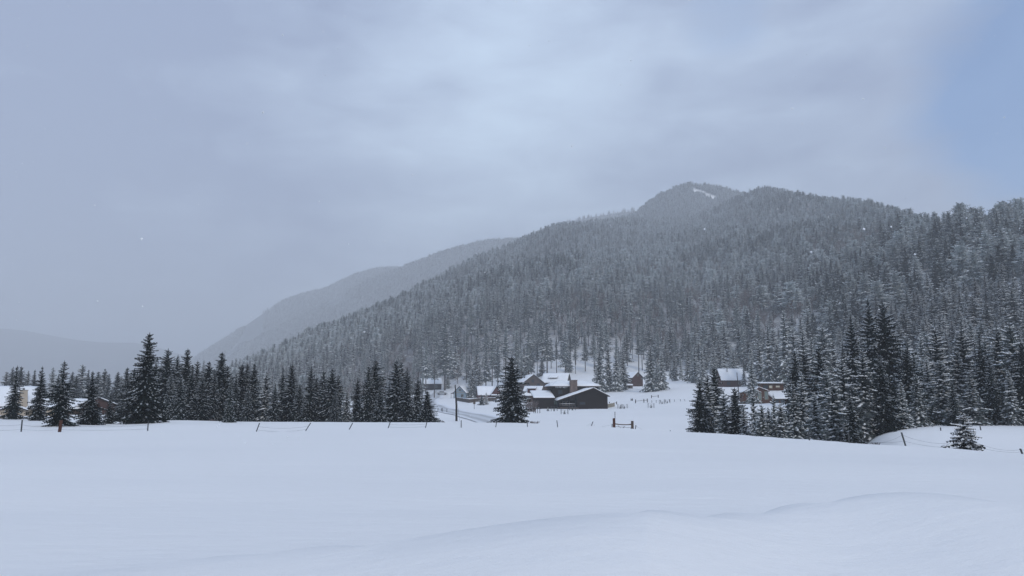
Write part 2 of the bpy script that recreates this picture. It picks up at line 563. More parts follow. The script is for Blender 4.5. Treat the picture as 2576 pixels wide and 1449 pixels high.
# wind drifts in the open snow
fade = np.clip((rs - 4) / 10, 0, 1)[None, :] * np.clip((75 - rs) / 25, 0, 1)[None, :]
HZ += fade * (0.16 * fbm(PX_ / 17 + 3, PY_ / 5.5, 5, 3) + 0.26 * fbm(PX_ / 34, PY_ / 13, 9, 2))
HZ += np.clip((rs - 90) / 60, 0, 1)[None, :] * np.clip((330 - rs) / 80, 0, 1)[None, :] * 0.5 * fbm(PX_ / 22, PY_ / 22, 21, 3)
HZ += np.clip((rs - 330) / 300, 0, 1)[None, :] * (24 * fbm(PX_ / 170, PY_ / 170, 31, 3)) * np.clip(HZ / 60, 0, 1) * np.clip(np.abs(rs[None, :] - Kr[11][:, None]) / 260, 0.12, 1)
# the long soft drift across the near foreground: its lip runs from lower left up to the right
lip_px = np.array([-900, 0, 350, 650, 1000, 1300, 1500, 1800, 2100, 2300, 2576, 3400])
lip_py = np.array([1560, 1500, 1452, 1412, 1384, 1342, 1313, 1290, 1271, 1279, 1306, 1370])
lip = []
for a, b in zip(lip_px, lip_py):
    d = ray(a, b)
    t = (EYE - 0.92 * (0.25 + 0.75 * min(1, max(0, (a - 200) / 1300)))) / -d[2]
    lip.append((math.atan2(d[0], d[1]), t * math.hypot(d[0], d[1])))
lr = np.interp(phis, [p[0] for p in lip], [p[1] for p in lip])
for _ in range(3):
    lr = np.where(front, smooth_cols(lr, 22), lr)
lr = lr[:, None]
q = rs[None, :] - lr
face = np.where(q < 0, 1.0 / (1 + (q / 2.9) ** 2), 1.0 / (1 + (q / 1.0) ** 2))
amp = 1.12 * np.interp(phis, np.radians([-60, -32, -10, 10, 34, 60]), [0.0, 0.25, 0.62, 1.0, 0.95, 0.6])[:, None]
HZ += amp * face * np.clip((80 - np.abs(np.degrees(phis))) / 20, 0, 1)[:, None]
# hollow between drifts at lower right
HZ += -0.22 * np.exp(-((PX_ - 2.6) / 1.6) ** 2 - ((PY_ - 8.6) / 1.5) ** 2) + 0.10 * np.exp(-((PX_ - 5.5) / 1.5) ** 2 - ((PY_ - 9.5) / 1.2) ** 2)


PADS = [(1457, 1028.5, 170, 9), (1157, 1003, 298, 7), (1225, 1003.5, 268, 7), (1343, 993, 246, 8), (1395, 984, 262, 8), (1339, 1004, 214, 7), (1086, 980, 336, 7),
        (1606, 972, 262, 4), (1850, 984, 232, 7), (1921, 1016, 192, 9), (1900, 1018, 180, 9), (1950, 1018, 180, 8)]
for a, b, Y, rr_ in PADS:
    p = at(a, b, Y)
    d_ = np.hypot(PX_ - p[0], PY_ - p[1] - 2.5)
    w_ = np.clip((rr_ + 8 - d_) / 8, 0, 1)
    w_ = w_ * w_ * (3 - 2 * w_)
    HZ -= w_ * np.maximum(0, HZ - p[2])


def ground(x, y):
    x, y = np.asarray(x, float), np.asarray(y, float)
    ph, r = np.arctan2(x, y), np.hypot(x, y)
    fi = np.interp(ph, phis, np.arange(NP_))
    fj = np.interp(r, rs, np.arange(NR_))
    i, j = np.minimum(fi.astype(int), NP_ - 2), np.minimum(fj.astype(int), NR_ - 2)
    a, b = fi - i, fj - j
    return HZ[i, j] * (1 - a) * (1 - b) + HZ[i + 1, j] * a * (1 - b) + HZ[i, j + 1] * (1 - a) * b + HZ[i + 1, j + 1] * a * b


def on(px, Y):
    p = at(px, 1030, Y)
    return Vector((p[0], p[1], float(ground(p[0], p[1]))))


def hit(px, py, ymin=8.0, ymax=1500.0):
    """the first point of the ground in a direction, farther than ymin"""
    d = ray(px, py)
    d = d / d[1]
    Ys = np.geomspace(ymin, ymax, 1500)
    X, ZZ = d[0] * Ys, EYE + d[2] * Ys
    g = ground(X, Ys)
    below = ZZ <= g
    k = int(np.argmax(below)) if below.any() else len(Ys) - 1
    return Vector((X[k], Ys[k], float(g[k])))


def build_ground():
    verts = np.stack([PX_.ravel(), PY_.ravel(), HZ.ravel()], 1)
    # close the ring behind: first and last columns are the same direction
    idx = np.arange(NP_ * NR_).reshape(NP_, NR_)
    idx[-1, :] = idx[0, :]
    a, b, c, d = idx[:-1, :-1], idx[:-1, 1:], idx[1:, 1:], idx[1:, :-1]
    quads = np.stack([a.ravel(), d.ravel(), c.ravel(), b.ravel()], 1)
    verts = np.concatenate([verts, [[0, 0, float(HZ[:, 0].mean())]]])
    ctr = len(verts) - 1
    tris = np.stack([np.full(NP_ - 1, ctr), idx[1:, 0], idx[:-1, 0]], 1)
    me = np_mesh('snow_ground', verts, quads, tris, smooth=True)
    m = bpy.data.materials.new('snow_ground')
    m.use_nodes = True
    t = m.node_tree
    L = t.links.new
    p = t.nodes['Principled BSDF']
    p.inputs['Roughness'].default_value = 0.6
    p.inputs['Specular IOR Level'].default_value = 0.2
    g = t.nodes.new('ShaderNodeNewGeometry')
    n = N(t, 'ShaderNodeTexNoise', Scale=0.05, Detail=6.0)
    L(g.outputs['Position'], n.inputs['Vector'])
    r = ramp(t, [(0.3, (0.82, 0.825, 0.835)), (0.7, (0.86, 0.862, 0.868))], n.outputs[0])
    # litter, brush and rock showing on the forest floor
    n2 = N(t, 'ShaderNodeTexNoise', Scale=0.35, Detail=8.0, Roughness=0.7)
    L(g.outputs['Position'], n2.inputs['Vector'])
    r2 = ramp(t, [(0.30, 0.0), (0.45, 1.0)], n2.outputs[0])
    vm = t.nodes.new('ShaderNodeVectorMath'); vm.operation = 'LENGTH'
    L(g.outputs['Position'], vm.inputs[0])
    mr = t.nodes.new('ShaderNodeMapRange')
    mr.inputs['From Min'].default_value = 315; mr.inputs['From Max'].default_value = 400
    mr.inputs['To Max'].default_value = 0.85
    L(vm.outputs['Value'], mr.inputs[0])
    mu = t.nodes.new('ShaderNodeMath'); mu.operation = 'MULTIPLY'
    L(mr.outputs[0], mu.inputs[0]); L(r2.outputs[0], mu.inputs[1])
    mx = t.nodes.new('ShaderNodeMix'); mx.data_type = 'RGBA'
    L(mu.outputs[0], mx.inputs[0]); L(r.outputs[0], mx.inputs[6]); mx.inputs[7].default_value = (0.12, 0.105, 0.10, 1)
    L(mx.outputs[2], p.inputs['Base Color'])
    mp = t.nodes.new('ShaderNodeMapping'); mp.inputs['Scale'].default_value = (0.5, 1.2, 1)
    L(g.outputs['Position'], mp.inputs[0])
    nb = N(t, 'ShaderNodeTexNoise', Scale=1.6, Detail=7.0, Roughness=0.62)
    L(mp.outputs[0], nb.inputs['Vector'])
    nb2 = N(t, 'ShaderNodeTexNoise', Scale=60.0, Detail=3.0)
    L(g.outputs['Position'], nb2.inputs['Vector'])
    b1 = N(t, 'ShaderNodeBump', Strength=0.55, Distance=0.08)
    L(nb.outputs[0], b1.inputs['Height'])
    b2 = N(t, 'ShaderNodeBump', Strength=0.5, Distance=0.010)
    L(nb2.outputs[0], b2.inputs['Height']); L(b1.outputs[0], b2.inputs['Normal'])
    L(b2.outputs[0], p.inputs['Normal'])
    o = obj('snow_ground', me, None, m)
    tag(o, 'smooth wind-drifted snow field rolling away to the valley and wooded slope', kind='structure')
    return o


build_ground()


# ------------------------------------------------------------------ farther hills, each its own ridge
def hill(name, label, tops, Y, foot=0.72, back=1.25, tree=10.0, amp=18.0, seed=0, dark=0.75, clear=0.0):
    """tops: (px, py) of the skyline; the ground line lies one tree height lower"""
    a0, a1 = tops[0][0], tops[-1][0]
    pxs = np.arange(a0, a1 + 0.1, 6.0)
    pys = np.interp(pxs, [t[0] for t in tops], [t[1] for t in tops]) + tree * 1860 / Y
    n = len(pxs)
    rows = np.concatenate([np.linspace(0, 1, 40) ** 0.75, 1 + np.linspace(0, 1, 10)[1:]])
    V = np.zeros((n, len(rows), 3))
    for i in range(n):
        p = at(pxs[i], pys[i], Y)
        s = p[0] / p[1]
        top = p[2]
        for k, t in enumerate(rows):
            if t <= 1:
                y = Y * (foot + (1 - foot) * t)
                z = top * t ** 1.12
            else:
                y = Y * (1 + (back - 1) * (t - 1))
                z = top * (1 - (t - 1) ** 1.5)
            V[i, k] = (s * y, y, z)
    w = np.clip(np.minimum(rows, 2 - rows) * 3, 0, 1) * np.clip(np.abs(rows - 1) * 5, 0.15, 1)
    V[:, :, 2] += amp * 2 * fbm(V[:, :, 0] / (Y * 0.10), V[:, :, 1] / (Y * 0.14), seed, 4) * w[None, :]
    V[:, 0, 2] = -3
    V[:, -1, 2] = -3
    idx = np.arange(n * len(rows)).reshape(n, len(rows))
    a, b, c, d = idx[:-1, :-1], idx[:-1, 1:], idx[1:, 1:], idx[1:, :-1]
    me = np_mesh(name, V.reshape(-1, 3), np.stack([a.ravel(), d.ravel(), c.ravel(), b.ravel()], 1), smooth=True)
    cl = np.zeros(V.shape[:2])
    if clear > 0:
        ex = CX + FPX * 0.985 * V[:, :, 0] / V[:, :, 1]
        cl = ((ex > 1740) & (ex < 1820) & (np.abs(V[:, :, 2] / V[:, :, 1] - np.interp(ex, [1748, 1812], [0.2850, 0.2715])) < 0.0075)).astype(float)
    at_ = me.attributes.new('open_snow', 'FLOAT', 'POINT')
    at_.data.foreach_set('value', cl.ravel().astype(np.float32))
    m = bpy.data.materials.new(name + '_cover')
    m.use_nodes = True
    t = m.node_tree
    L = t.links.new
    p = t.nodes['Principled BSDF']
    p.inputs['Roughness'].default_value = 0.9
    g = t.nodes.new('ShaderNodeNewGeometry')
    n1 = N(t, 'ShaderNodeTexNoise', Scale=0.012, Detail=9.0, Roughness=0.68)
    mp = t.nodes.new('ShaderNodeMapping'); mp.inputs['Scale'].default_value = (1, 0.6, 0.5)
    L(g.outputs['Position'], mp.inputs[0]); L(mp.outputs[0], n1.inputs['Vector'])
    r = ramp(t, [(dark - 0.25, (0.10, 0.11, 0.115)), (dark - 0.13, (0.17, 0.185, 0.19)), (dark - 0.07, (0.7, 0.72, 0.76))], n1.outputs[0])
    an = t.nodes.new('ShaderNodeAttribute'); an.attribute_name = 'open_snow'
    mx = t.nodes.new('ShaderNodeMix'); mx.data_type = 'RGBA'
    L(an.outputs['Fac'], mx.inputs[0]); L(r.outputs[0], mx.inputs[6]); mx.inputs[7].default_value = (0.82, 0.84, 0.88, 1)
    L(mx.outputs[2], p.inputs['Base Color'])
    o = obj(name, me, None, m)
    tag(o, label, kind='structure')
    return V


peak = hill('peak_hill', 'highest wooded peak with a snowy clearing below its summit',
            [(1500, 570), (1560, 545), (1600, 529), (1625, 507), (1655, 487), (1690, 470), (1705, 461), (1740, 455), (1770, 458), (1800, 463), (1850, 474), (1890, 490), (1960, 530), (2050, 575)], 1680, foot=0.80, tree=13, amp=6, seed=3, dark=0.72, clear=1)
east_far = hill('distant_ridge', 'pale ridge just showing behind the left shoulder of the peak',
                [(1120, 720), (1220, 665), (1320, 610), (1390, 572), (1430, 552), (1480, 540), (1540, 530), (1600, 523), (1660, 521), (1760, 530), (1850, 560)], 2550, amp=6, seed=4, dark=0.8)
mid_far = hill('hazy_ridge', 'hazy ridge sloping down behind the main wooded mountain',
               [(430, 965), (540, 915), (600, 880), (659, 840), (712, 813), (765, 787), (818, 760), (870, 734), (910, 709), (963, 688), (1016, 668), (1052, 655), (1086, 640), (1150, 620), (1200, 607), (1240, 600), (1320, 600), (1420, 640)], 2350, amp=16, seed=5, dark=0.71)
west_far = hill('pale_ridge', 'paler farther ridge with snow patches dropping to the valley',
                [(400, 960), (450, 930), (500, 889), (532, 869), (574, 843), (612, 816), (641, 795), (686, 765), (728, 745), (760, 734), (818, 722), (845, 710), (887, 692), (945, 675), (990, 670), (1080, 690)], 2850, amp=26, seed=6, dark=0.69)
hill('far_hill', 'faintest low hill in the snowfall beyond the left trees',
     [(-500, 790), (-200, 812), (0, 822), (60, 827), (120, 838), (200, 852), (260, 857), (340, 858), (380, 864), (430, 880), (480, 893), (560, 903), (700, 930)], 4100, amp=8, seed=7, dark=0.8)


# ------------------------------------------------------------------ conifers
def conifer(seed, H=10.0, Rb=2.1, start=0.04, lv=26, nb=8, seg=4, snow=0.55, shape=0.85, wild=0.25, droop=0.28, thick=1.0, top_up=0.5, fine=True, pad=(0.42, 0.8), core=0.5, leader=True):
    """crown of branches: dark needle sprays with snow lying on their upper side"""
    q = np.random.RandomState(seed)
    V, T, MI = [], [], []
    k = 0

    def tri(a, b, c, m):
        nonlocal k
        V.extend((a, b, c))
        T.append((k, k + 1, k + 2))
        MI.append(m)
        k += 3
    up = np.array([0, 0, 1.0])
    az0 = q.uniform(0, 6.28)
    lobes = q.uniform(0, 6.28, 3)
    for i in range(lv):
        t = start + (1 - start) * ((i + 0.5 * q.rand()) / lv) ** 0.93
        rad = Rb * max(0.02, (1 - t)) ** shape * (1 + wild * q.uniform(-1, 1)) + 0.10
        n = max(3, int(nb * (0.55 + 0.6 * (1 - t))))
        for j in range(n):
            az = az0 + 2.4 * i + 2 * math.pi * (j + q.uniform(-0.35, 0.35)) / n
            Lb = rad * q.uniform(0.62, 1.12) * (1 + 0.13 * math.sin(az * 2 + lobes[0] + 3 * t))
            if q.rand() < wild * 0.25: Lb *= q.uniform(0.3, 0.8)
            o = np.array([math.cos(az), math.sin(az), 0])
            s = np.array([-math.sin(az), math.cos(az), 0])
            el = -0.12 - 0.22 * (1 - t) + top_up * t ** 3 * 1.5 + q.uniform(-0.12, 0.12)
            base = np.array([0, 0, H * min(0.97, t + q.uniform(-0.75, 0.75) * (1 - start) / lv)])
            dr = droop * q.uniform(0.6, 1.3)

            def P(u):
                return base + o * Lb * u + up * Lb * (el * u - dr * u * u + dr * 0.8 * u ** 3)
            w0 = (0.30 * Lb ** 0.7 + 0.08) * thick
            us = np.linspace(0.18, 1.0, seg + 1)
            pts = [P(u) for u in us]
            for m in range(seg):
                a, b = pts[m], pts[m + 1]
                u = us[m]
                w = w0 * (1.15 - 0.75 * u) * q.uniform(0.75, 1.25)
                fwd = (b - a)
                dn = up * w * q.uniform(0.25, 0.65)
                for sg in (-1, 1):
                    tip = a + s * sg * w * q.uniform(0.8, 1.2) + fwd * q.uniform(0.5, 1.1) - dn * q.uniform(0.3, 1.0)
                    tri(a - up * 0.02, tip, b - up * 0.02, 0)
                # needles hanging under the branch
                h = w * q.uniform(0.5, 1.0)
                side = s * w * q.uniform(-0.5, 0.5)
                tri(a, b, (a + b) / 2 - up * h + side, 0)
                if fine:
                    tri(a + side * 0.6, b - side * 0.3, a - up * h * 0.7 + o * w * 0.3 - side, 0)
                if q.rand() < snow * (0.45 + 0.95 * t):  # snow thickens upward, painting crown tops lit and lower boughs shaded
                    ww = w * q.uniform(*pad)
                    c = up * (0.05 + 0.12 * w)
                    e = b + fwd * 0.12
                    jog = s * q.uniform(-0.4, 0.4) * w
                    l, r_ = a - s * ww * 0.7 + jog, a + s * ww * 0.7 + jog
                    tri(a + c + jog * 0.5, l - up * 0.03, e + up * 0.02 + jog, 1)
                    tri(a + c + jog * 0.5, e + up * 0.02 + jog, r_ - up * 0.03, 1)
                    if fine:
                        # the rounded end of the pad, seen face on
                        tri(l + fwd * 0.4, r_ + fwd * 0.4, e - up * 0.06 * q.rand() + jog, 1)
    # opaque core blocks see-through; a darker material here paints the crown's inner shade
    nc = 9
    ring = []
    for i, (t, f) in enumerate(((start + 0.01, 0.25), (start + 0.10, 0.55), (start + 0.35 * (1 - start), 0.56), (start + 0.65 * (1 - start), 0.5), (0.93, 0.35))):
        rr = core * f / 0.56 * Rb * (1 - t) ** shape
        ring.append([np.array([math.cos(6.283 * j / nc + i) * rr * q.uniform(0.75, 1.2), math.sin(6.283 * j / nc + i) * rr * q.uniform(0.75, 1.2), H * t + q.uniform(-0.1, 0.1)]) for j in range(nc)])
    for i in range(len(ring) - 1):
        for j in range(nc):
            a, b = ring[i][j], ring[i][(j + 1) % nc]
            c, d = ring[i + 1][(j + 1) % nc], ring[i + 1][j]
            tri(a, b, c, 2)
            tri(a, c, d, 2)
    # leader
    for j in range(5 if leader else 0):
        a = j * 1.256
        tri(np.array([0.09 * math.cos(a), 0.09 * math.sin(a), H * 0.955]), np.array([0.09 * math.cos(a + 1.6), 0.09 * math.sin(a + 1.6), H * 0.955]), np.array([0, 0, H * 1.02]), 0)
    return np.array(V), np.array(T), np.array(MI)


def trunk_mb(H, r0, top=0.95, seed=0, lean=0.0, n=7):
    mb = MB()
    q = random.Random(seed)
    pts = [(lean * (t ** 2) + q.uniform(-1, 1) * 0.01, q.uniform(-1, 1) * 0.01, -0.6 + (H * top + 0.6) * t) for t in (0, 0.06, 0.3, 0.6, 0.85, 1)]
    mb.tube(pts, [r0 * 1.35, r0, r0 * 0.82, r0 * 0.55, r0 * 0.28, r0 * 0.06], n)
    return mb


def crown_mesh(name, mats, **kw):
    v, t, mi = conifer(**kw)
    me = np_mesh(name, v, None, t, mi)
    for m in mats: me.materials.append(m)
    return me


PROTOS = {}


def proto(kind, i, mats=(M_NEEDLE, M_THINSNOW), H=10.0, r0=0.16, heart=None, **kw):
    c = crown_mesh('crown', tuple(mats) + (heart or M_NEEDLE,), seed=100 + 17 * i + hash_kind(kind), H=H, **kw)
    t = trunk_mb(H, r0, seed=i).mesh('trunk')
    t.materials.append(M_BARK)
    PROTOS.setdefault(kind, []).append((t, c, H))


def hash_kind(s):
    return sum(ord(ch) * (n + 1) for n, ch in enumerate(s)) % 1000


for i in range(6):   # dark field spruces
    proto('dark', i, Rb=[2.9, 2.6, 3.1, 2.8, 2.4, 3.3][i], lv=36, nb=13, seg=7, core=0.38, snow=[0.42, 0.5, 0.44, 0.55, 0.38, 0.48][i], wild=[0.25, 0.32, 0.22, 0.28, 0.36, 0.26][i], shape=[0.72, 0.85, 0.66, 0.75, 0.85, 0.62][i], droop=0.34, thick=0.85, pad=(0.25, 0.5))
for i in range(2):   # open young field spruces, tiers of separate boughs
    proto('open', i, Rb=[3.2, 2.9][i], lv=27, nb=11, seg=6, snow=0.34, wild=0.34, shape=0.85, droop=0.14, thick=1.0, pad=(0.22, 0.45), core=0.2)
for i in range(5):   # snow-laden spruces
    proto('snowy', i, mats=(M_FROST, M_TSNOW), core=0.32, Rb=[2.6, 2.3, 2.9, 2.45, 2.7][i], lv=29, nb=10, seg=4, snow=[0.65, 0.8, 0.6, 0.7, 0.8][i], wild=0.3, shape=[0.68, 0.75, 0.6, 0.72, 0.65][i], thick=1.15)
for i in range(4):   # tall pines with bare lower trunks
    proto('tall', i, mats=(M_FROST, M_TSNOW), heart=M_FROST, core=0.35, H=18.0, r0=0.24, Rb=[3.0, 2.6, 3.3, 2.7][i], start=[0.30, 0.42, 0.22, 0.48][i], lv=26, nb=9, seg=3, snow=0.5, wild=0.4, shape=[0.55, 0.6, 0.65, 0.5][i], fine=False, thick=1.2)
proto('bush', 0, mats=(M_NEEDLE, M_TSNOW), H=3.0, r0=0.06, Rb=1.2, start=0.02, lv=15, nb=11, seg=5, snow=0.95, shape=0.8, thick=0.75, droop=0.10, pad=(0.4, 0.75), core=0.15)
proto('bush', 1, H=3.0, r0=0.05, Rb=0.95, start=0.02, lv=13, nb=8, seg=3, snow=0.45, shape=0.8, thick=0.8)


def plant(kind, i, pos, height, name='spruce_tree', label=None, cat='tree', group=None, width=1.0, rz=None, lean=0.0):
    t, c, H = PROTOS[kind][i % len(PROTOS[kind])]
    root = empty(name, pos, rnd.uniform(0, 6.28) if rz is None else rz)
    s = height / H
    for nm, me in (('trunk', t), ('crown', c)):
        o = bpy.data.objects.new(nm, me)
        COL.objects.link(o)
        o.parent = root
        o.scale = (s * width, s * width, s)
    root.rotation_euler.x = lean
    tag(root, label, cat, group)
    return root


ORD = ['first', 'second', 'third', 'fourth', 'fifth', 'sixth', 'seventh', 'eighth', 'ninth', 'tenth', 'eleventh', 'twelfth', 'thirteenth', 'fourteenth', 'fifteenth',
       'sixteenth', 'seventeenth', 'eighteenth', 'nineteenth', 'twentieth', 'twenty-first', 'twenty-second', 'twenty-third', 'twenty-fourth', 'twenty-fifth', 'twenty-sixth',
       'twenty-seventh', 'twenty-eighth', 'twenty-ninth', 'thirtieth', 'thirty-first', 'thirty-second', 'thirty-third', 'thirty-fourth', 'thirty-fifth', 'thirty-sixth', 'thirty-seventh',
       'thirty-eighth', 'thirty-ninth', 'fortieth', 'forty-first', 'forty-second', 'forty-third', 'forty-fourth', 'forty-fifth']


def tree_at(px, top, Y, kind='dark', i=0, **kw):
    p = on(px, Y)
    h = EYE + (ray(px, top)[2] / ray(px, top)[1]) * Y - p.z
    return plant(kind, i, p, max(0.8, h), **kw)


# --- standing out in front of the left-hand belt
G_FRONT = 'spruces standing out in front of the left belt'
tree_at(33, 920, 62, 'open', 0, label='open spruce beside the beige chimney, nearest the left edge of the picture', group=G_FRONT, width=0.78)
tree_at(97, 922, 60, 'open', 1, label='spruce with a gap in its crown, right of the beige chimney', group=G_FRONT, width=0.78)
tree_at(152, 908, 50, 'open', 0, label='broad dark spruce rising right behind the thick brown fence post', group=G_FRONT, width=1.0)
tree_at(226, 934, 54, 'dark', 4, label='slim spruce in front of the long brown house', group=G_FRONT, width=1.25)
tree_at(276, 990, 57, 'open', 1, label='small knee-high-skirted spruce before the end of the brown house', group=G_FRONT, width=0.9)
tree_at(363, 838, 58, 'dark', 0, label='tallest spruce of the left side, its spiky top above all its neighbours', group=G_FRONT, width=0.98)
tree_at(577, 950, 62, 'dark', 1, label='narrow spruce standing one step forward of the belt, half way along', group=G_FRONT, width=0.7)

# --- the dense belt behind the field
BELT = [(313, 925, 92), (331, 930, 86), (345, 960, 78), (385, 915, 80), (413, 878, 78), (425, 935, 74), (439, 894, 84), (463, 878, 80), (450, 950, 73), (478, 920, 76), (490, 908, 82), (505, 950, 74), (519, 910, 84),
        (535, 930, 76), (551, 887, 78), (566, 920, 82), (590, 940, 76), (604, 916, 82), (617, 914, 84), (635, 915, 82), (622, 975, 75), (650, 985, 84), (667, 936, 78), (690, 965, 75), (708, 924, 82), (731, 918, 77),
        (752, 965, 75), (779, 919, 78), (793, 950, 80), (811, 934, 82), (833, 928, 78), (849, 943, 82), (843, 982, 72), (872, 985, 76), (898, 949, 82), (925, 920, 78), (942, 906, 79), (955, 975, 73),
        (978, 955, 78), (995, 907, 77), (1006, 909, 79), (1023, 926, 76), (1050, 948, 80), (1074, 984, 70)]
for k, (px, top, Y) in enumerate(BELT):
    last = k == len(BELT) - 1
    wdt = 1.0 + 0.22 * math.sin(k * 2.3)
    if last: wdt = 1.8
    if px in (650, 872): wdt = 0.9
    lab = 'bushy spruce at the right end of the belt, its skirt spreading over the snow' if last else \
        'dark spruce, %s from the left in the dense belt behind the field' % ORD[k]
    tree_at(px, top, Y, 'snowy' if k in (21, 22, 31, 33, 38) else 'dark', k * 5 + k // 6, label=lab, group='spruces in the belt behind the field', width=wdt)

tree_at(1287, 896, 69, 'dark', 5, label='lone black spruce with a wide skirt between the road and the dark house', group=None, width=1.08)

# --- farther trees behind the two houses at the left
for k, (px, top, Y) in enumerate([(8, 935, 170), (23, 923, 165), (44, 922, 172), (63, 932, 175), (79, 930, 168), (100, 945, 180), (125, 924, 165), (140, 940, 175), (175, 935, 180), (199, 917, 160), (215, 930, 170), (240, 935, 178), (257, 928, 165),
                                  (268, 940, 160), (290, 935, 150), (300, 945, 165), (322, 940, 150), (186, 945, 150), (345, 935, 160), (375, 930, 170), (395, 925, 175)]):
    tree_at(px, top, Y, 'dark' if k % 3 else 'snowy', k, label='greyer spruce, %s from the left among those behind the left houses' % ORD[k], group='spruces behind the left houses', width=0.95)

# --- the right-hand stand
RIGHT = [(1762, 962, 66), (1782, 940, 68), (1800, 924, 70), (1822, 985, 64), (1850, 976, 63), (1870, 1022, 60), (1896, 984, 62), (1916, 1018, 58), (1932, 1024, 59), (1947, 992, 60), (1963, 1014, 58), (1998, 965, 66), (2006, 886, 82), (2020, 940, 66), (2029, 880, 84), (2050, 985, 60),
         (2069, 872, 76), (2082, 930, 66), (2100, 960, 58), (2125, 900, 66), (2155, 797, 78), (2140, 985, 56), (2178, 880, 66), (2202, 755, 80), (2239, 760, 81), (2222, 890, 66), (2262, 830, 84), (2290, 880, 72), (2270, 960, 66), (2310, 940, 68),
         (2340, 900, 76), (2375, 905, 74), (2400, 960, 68), (2420, 882, 78), (2448, 930, 70), (2480, 838, 76), (2500, 900, 72), (2526, 822, 80), (2560, 808, 76), (2545, 930, 70), (2585, 860, 72), (2620, 840, 78), (2660, 880, 74)]
DARKR = {2155, 2202, 2239, 2069, 2006, 2222, 2480, 1800}
vis = [t for t in RIGHT]
for k, (px, top, Y) in enumerate(sorted(vis)):
    special = {2202: 'tallest black spruce of the right stand, left of the twin tops', 2239: 'tall black spruce beside the tallest one, right of the twin tops',
               1762: 'snow-streaked spruce at the left end of the right stand, beside the pasture'}
    lab = special.get(px, 'snow-streaked spruce, %s from the left in the right-hand stand' % ORD[k])
    wdt = {1896: 0.55, 1947: 0.6, 1916: 1.0, 1998: 0.75, 2006: 0.8, 1932: 0.9, 1964: 0.9, 2202: 0.82, 2239: 0.9, 2155: 0.8, 2069: 1.05, 1762: 1.25, 1782: 1.1, 1850: 1.2}.get(px, 1.0 + 0.15 * math.sin(k * 1.9))
    tree_at(px, top, Y, 'dark' if px in DARKR else ('snowy' if k % 4 else 'dark'), k * 3 + k // 5, label=lab, group='spruces of the right-hand stand', width=wdt)
# pale snow-covered ones just behind that stand
for k, (px, top, Y) in enumerate([(1915, 850, 225), (1941, 812, 215), (1962, 860, 222), (1984, 778, 212), (2005, 830, 200), (2029, 830, 170), (2050, 850, 165), (2081, 812, 150), (2105, 850, 150), (2294, 843, 115), (2330, 850, 120), (2365, 855, 110), (2440, 845, 110), (1895, 900, 175), (1875, 925, 225), (2130, 860, 130)]):
    tree_at(px, top, Y, 'snowy', k, name='spruce_tree', label='pale snow-laden spruce, %s from the left just behind the right stand' % ORD[k], group='pale spruces behind the right stand', width=0.75)
# edge of the wood round the pasture
for k, (px, top, Y) in enumerate([(1510, 880, 235), (1532, 868, 240), (1552, 885, 238), (1570, 880, 244), (1556, 905, 250), (1640, 868, 228), (1655, 905, 236), (1668, 885, 232), (1700, 885, 270), (1716, 900, 275), (1735, 880, 262), (1752, 865, 250), (1770, 880, 245), (1690, 915, 280), (1826, 868, 255), (1850, 880, 258), (1895, 870, 235)]):
    tree_at(px, top, Y, 'snowy', k + 2, label='snow-covered spruce, %s from the left along the upper edge of the pasture' % ORD[k], group='spruces along the upper pasture edge', width=0.72)
for k, (px, top) in enumerate([(1222, 865), (1238, 835), (1252, 850), (1272, 815), (1299, 835), (1312, 875), (1330, 815), (1352, 855), (1377, 795), (1401, 845), (1424, 822), (1449, 865), (1474, 835), (1499, 855)]):
    tree_at(px, top, 292 + (k * 7) % 17, 'tall', k, name='pine_tree', label='tall bare-stemmed pine, %s from the left among those right behind the cabin roofs' % ORD[k], group='pines behind the cabin roofs', width=0.85)
# small field tree at the right by the fence
tree_at(2420, 1040, 47, 'bush', 0, name='young_spruce', label='small layered spruce poking through the snow by the leaning right fence post', width=1.35)


# ------------------------------------------------------------------ forest on the slopes
def bare_tree(seed, H=9.0):
    q = random.Random(seed)
    mb = MB()
    def br(p, d, L, r, dep):
        e = p + d * L
        mb.tube([p, (p + e) / 2 + Vector((q.uniform(-1, 1), q.uniform(-1, 1), 0)) * L * 0.05, e], [r, r * 0.8, r * 0.45], 3, cap=False)
        if dep == 0: return
        for k in range(6 if dep > 1 else 4):
            t = q.uniform(0.35, 1.0)
            a = q.uniform(0, 6.28)
            nd = (d + Vector((math.cos(a), math.sin(a), q.uniform(0.0, 0.5))) * 0.75).normalized()
            br(p + d * L * t, nd, L * q.uniform(0.45, 0.65), r * 0.5, dep - 1)
    br(Vector((0, 0, -0.4)), Vector((0, 0, 1)), H * 0.55, 0.15, 3)
    return mb.mesh('bare_tree')


def joined(name, kind, i, lod=None):
    """one mesh with trunk and crown, to be scattered"""
    t, c, H = PROTOS[kind][i]
    vt = np.array([v.co[:] for v in t.vertices])
    me = bpy.data.meshes.new(name)
    n = len(c.vertices)
    vc = np.zeros(n * 3); c.vertices.foreach_get('co', vc)
    ft = [tuple(p.vertices) for p in t.polygons]
    fc = [tuple(a + len(vt) for a in p.vertices) for p in c.polygons]
    mi = [3] * len(ft) + [p.material_index for p in c.polygons]
    me.from_pydata(np.concatenate([vt, vc.reshape(-1, 3)]).tolist(), [], ft + fc)
    me.polygons.foreach_set('material_index', mi)
    for m in list(c.materials) + [M_BARK]: me.materials.append(m)
    return bpy.data.objects.new(name, me), H


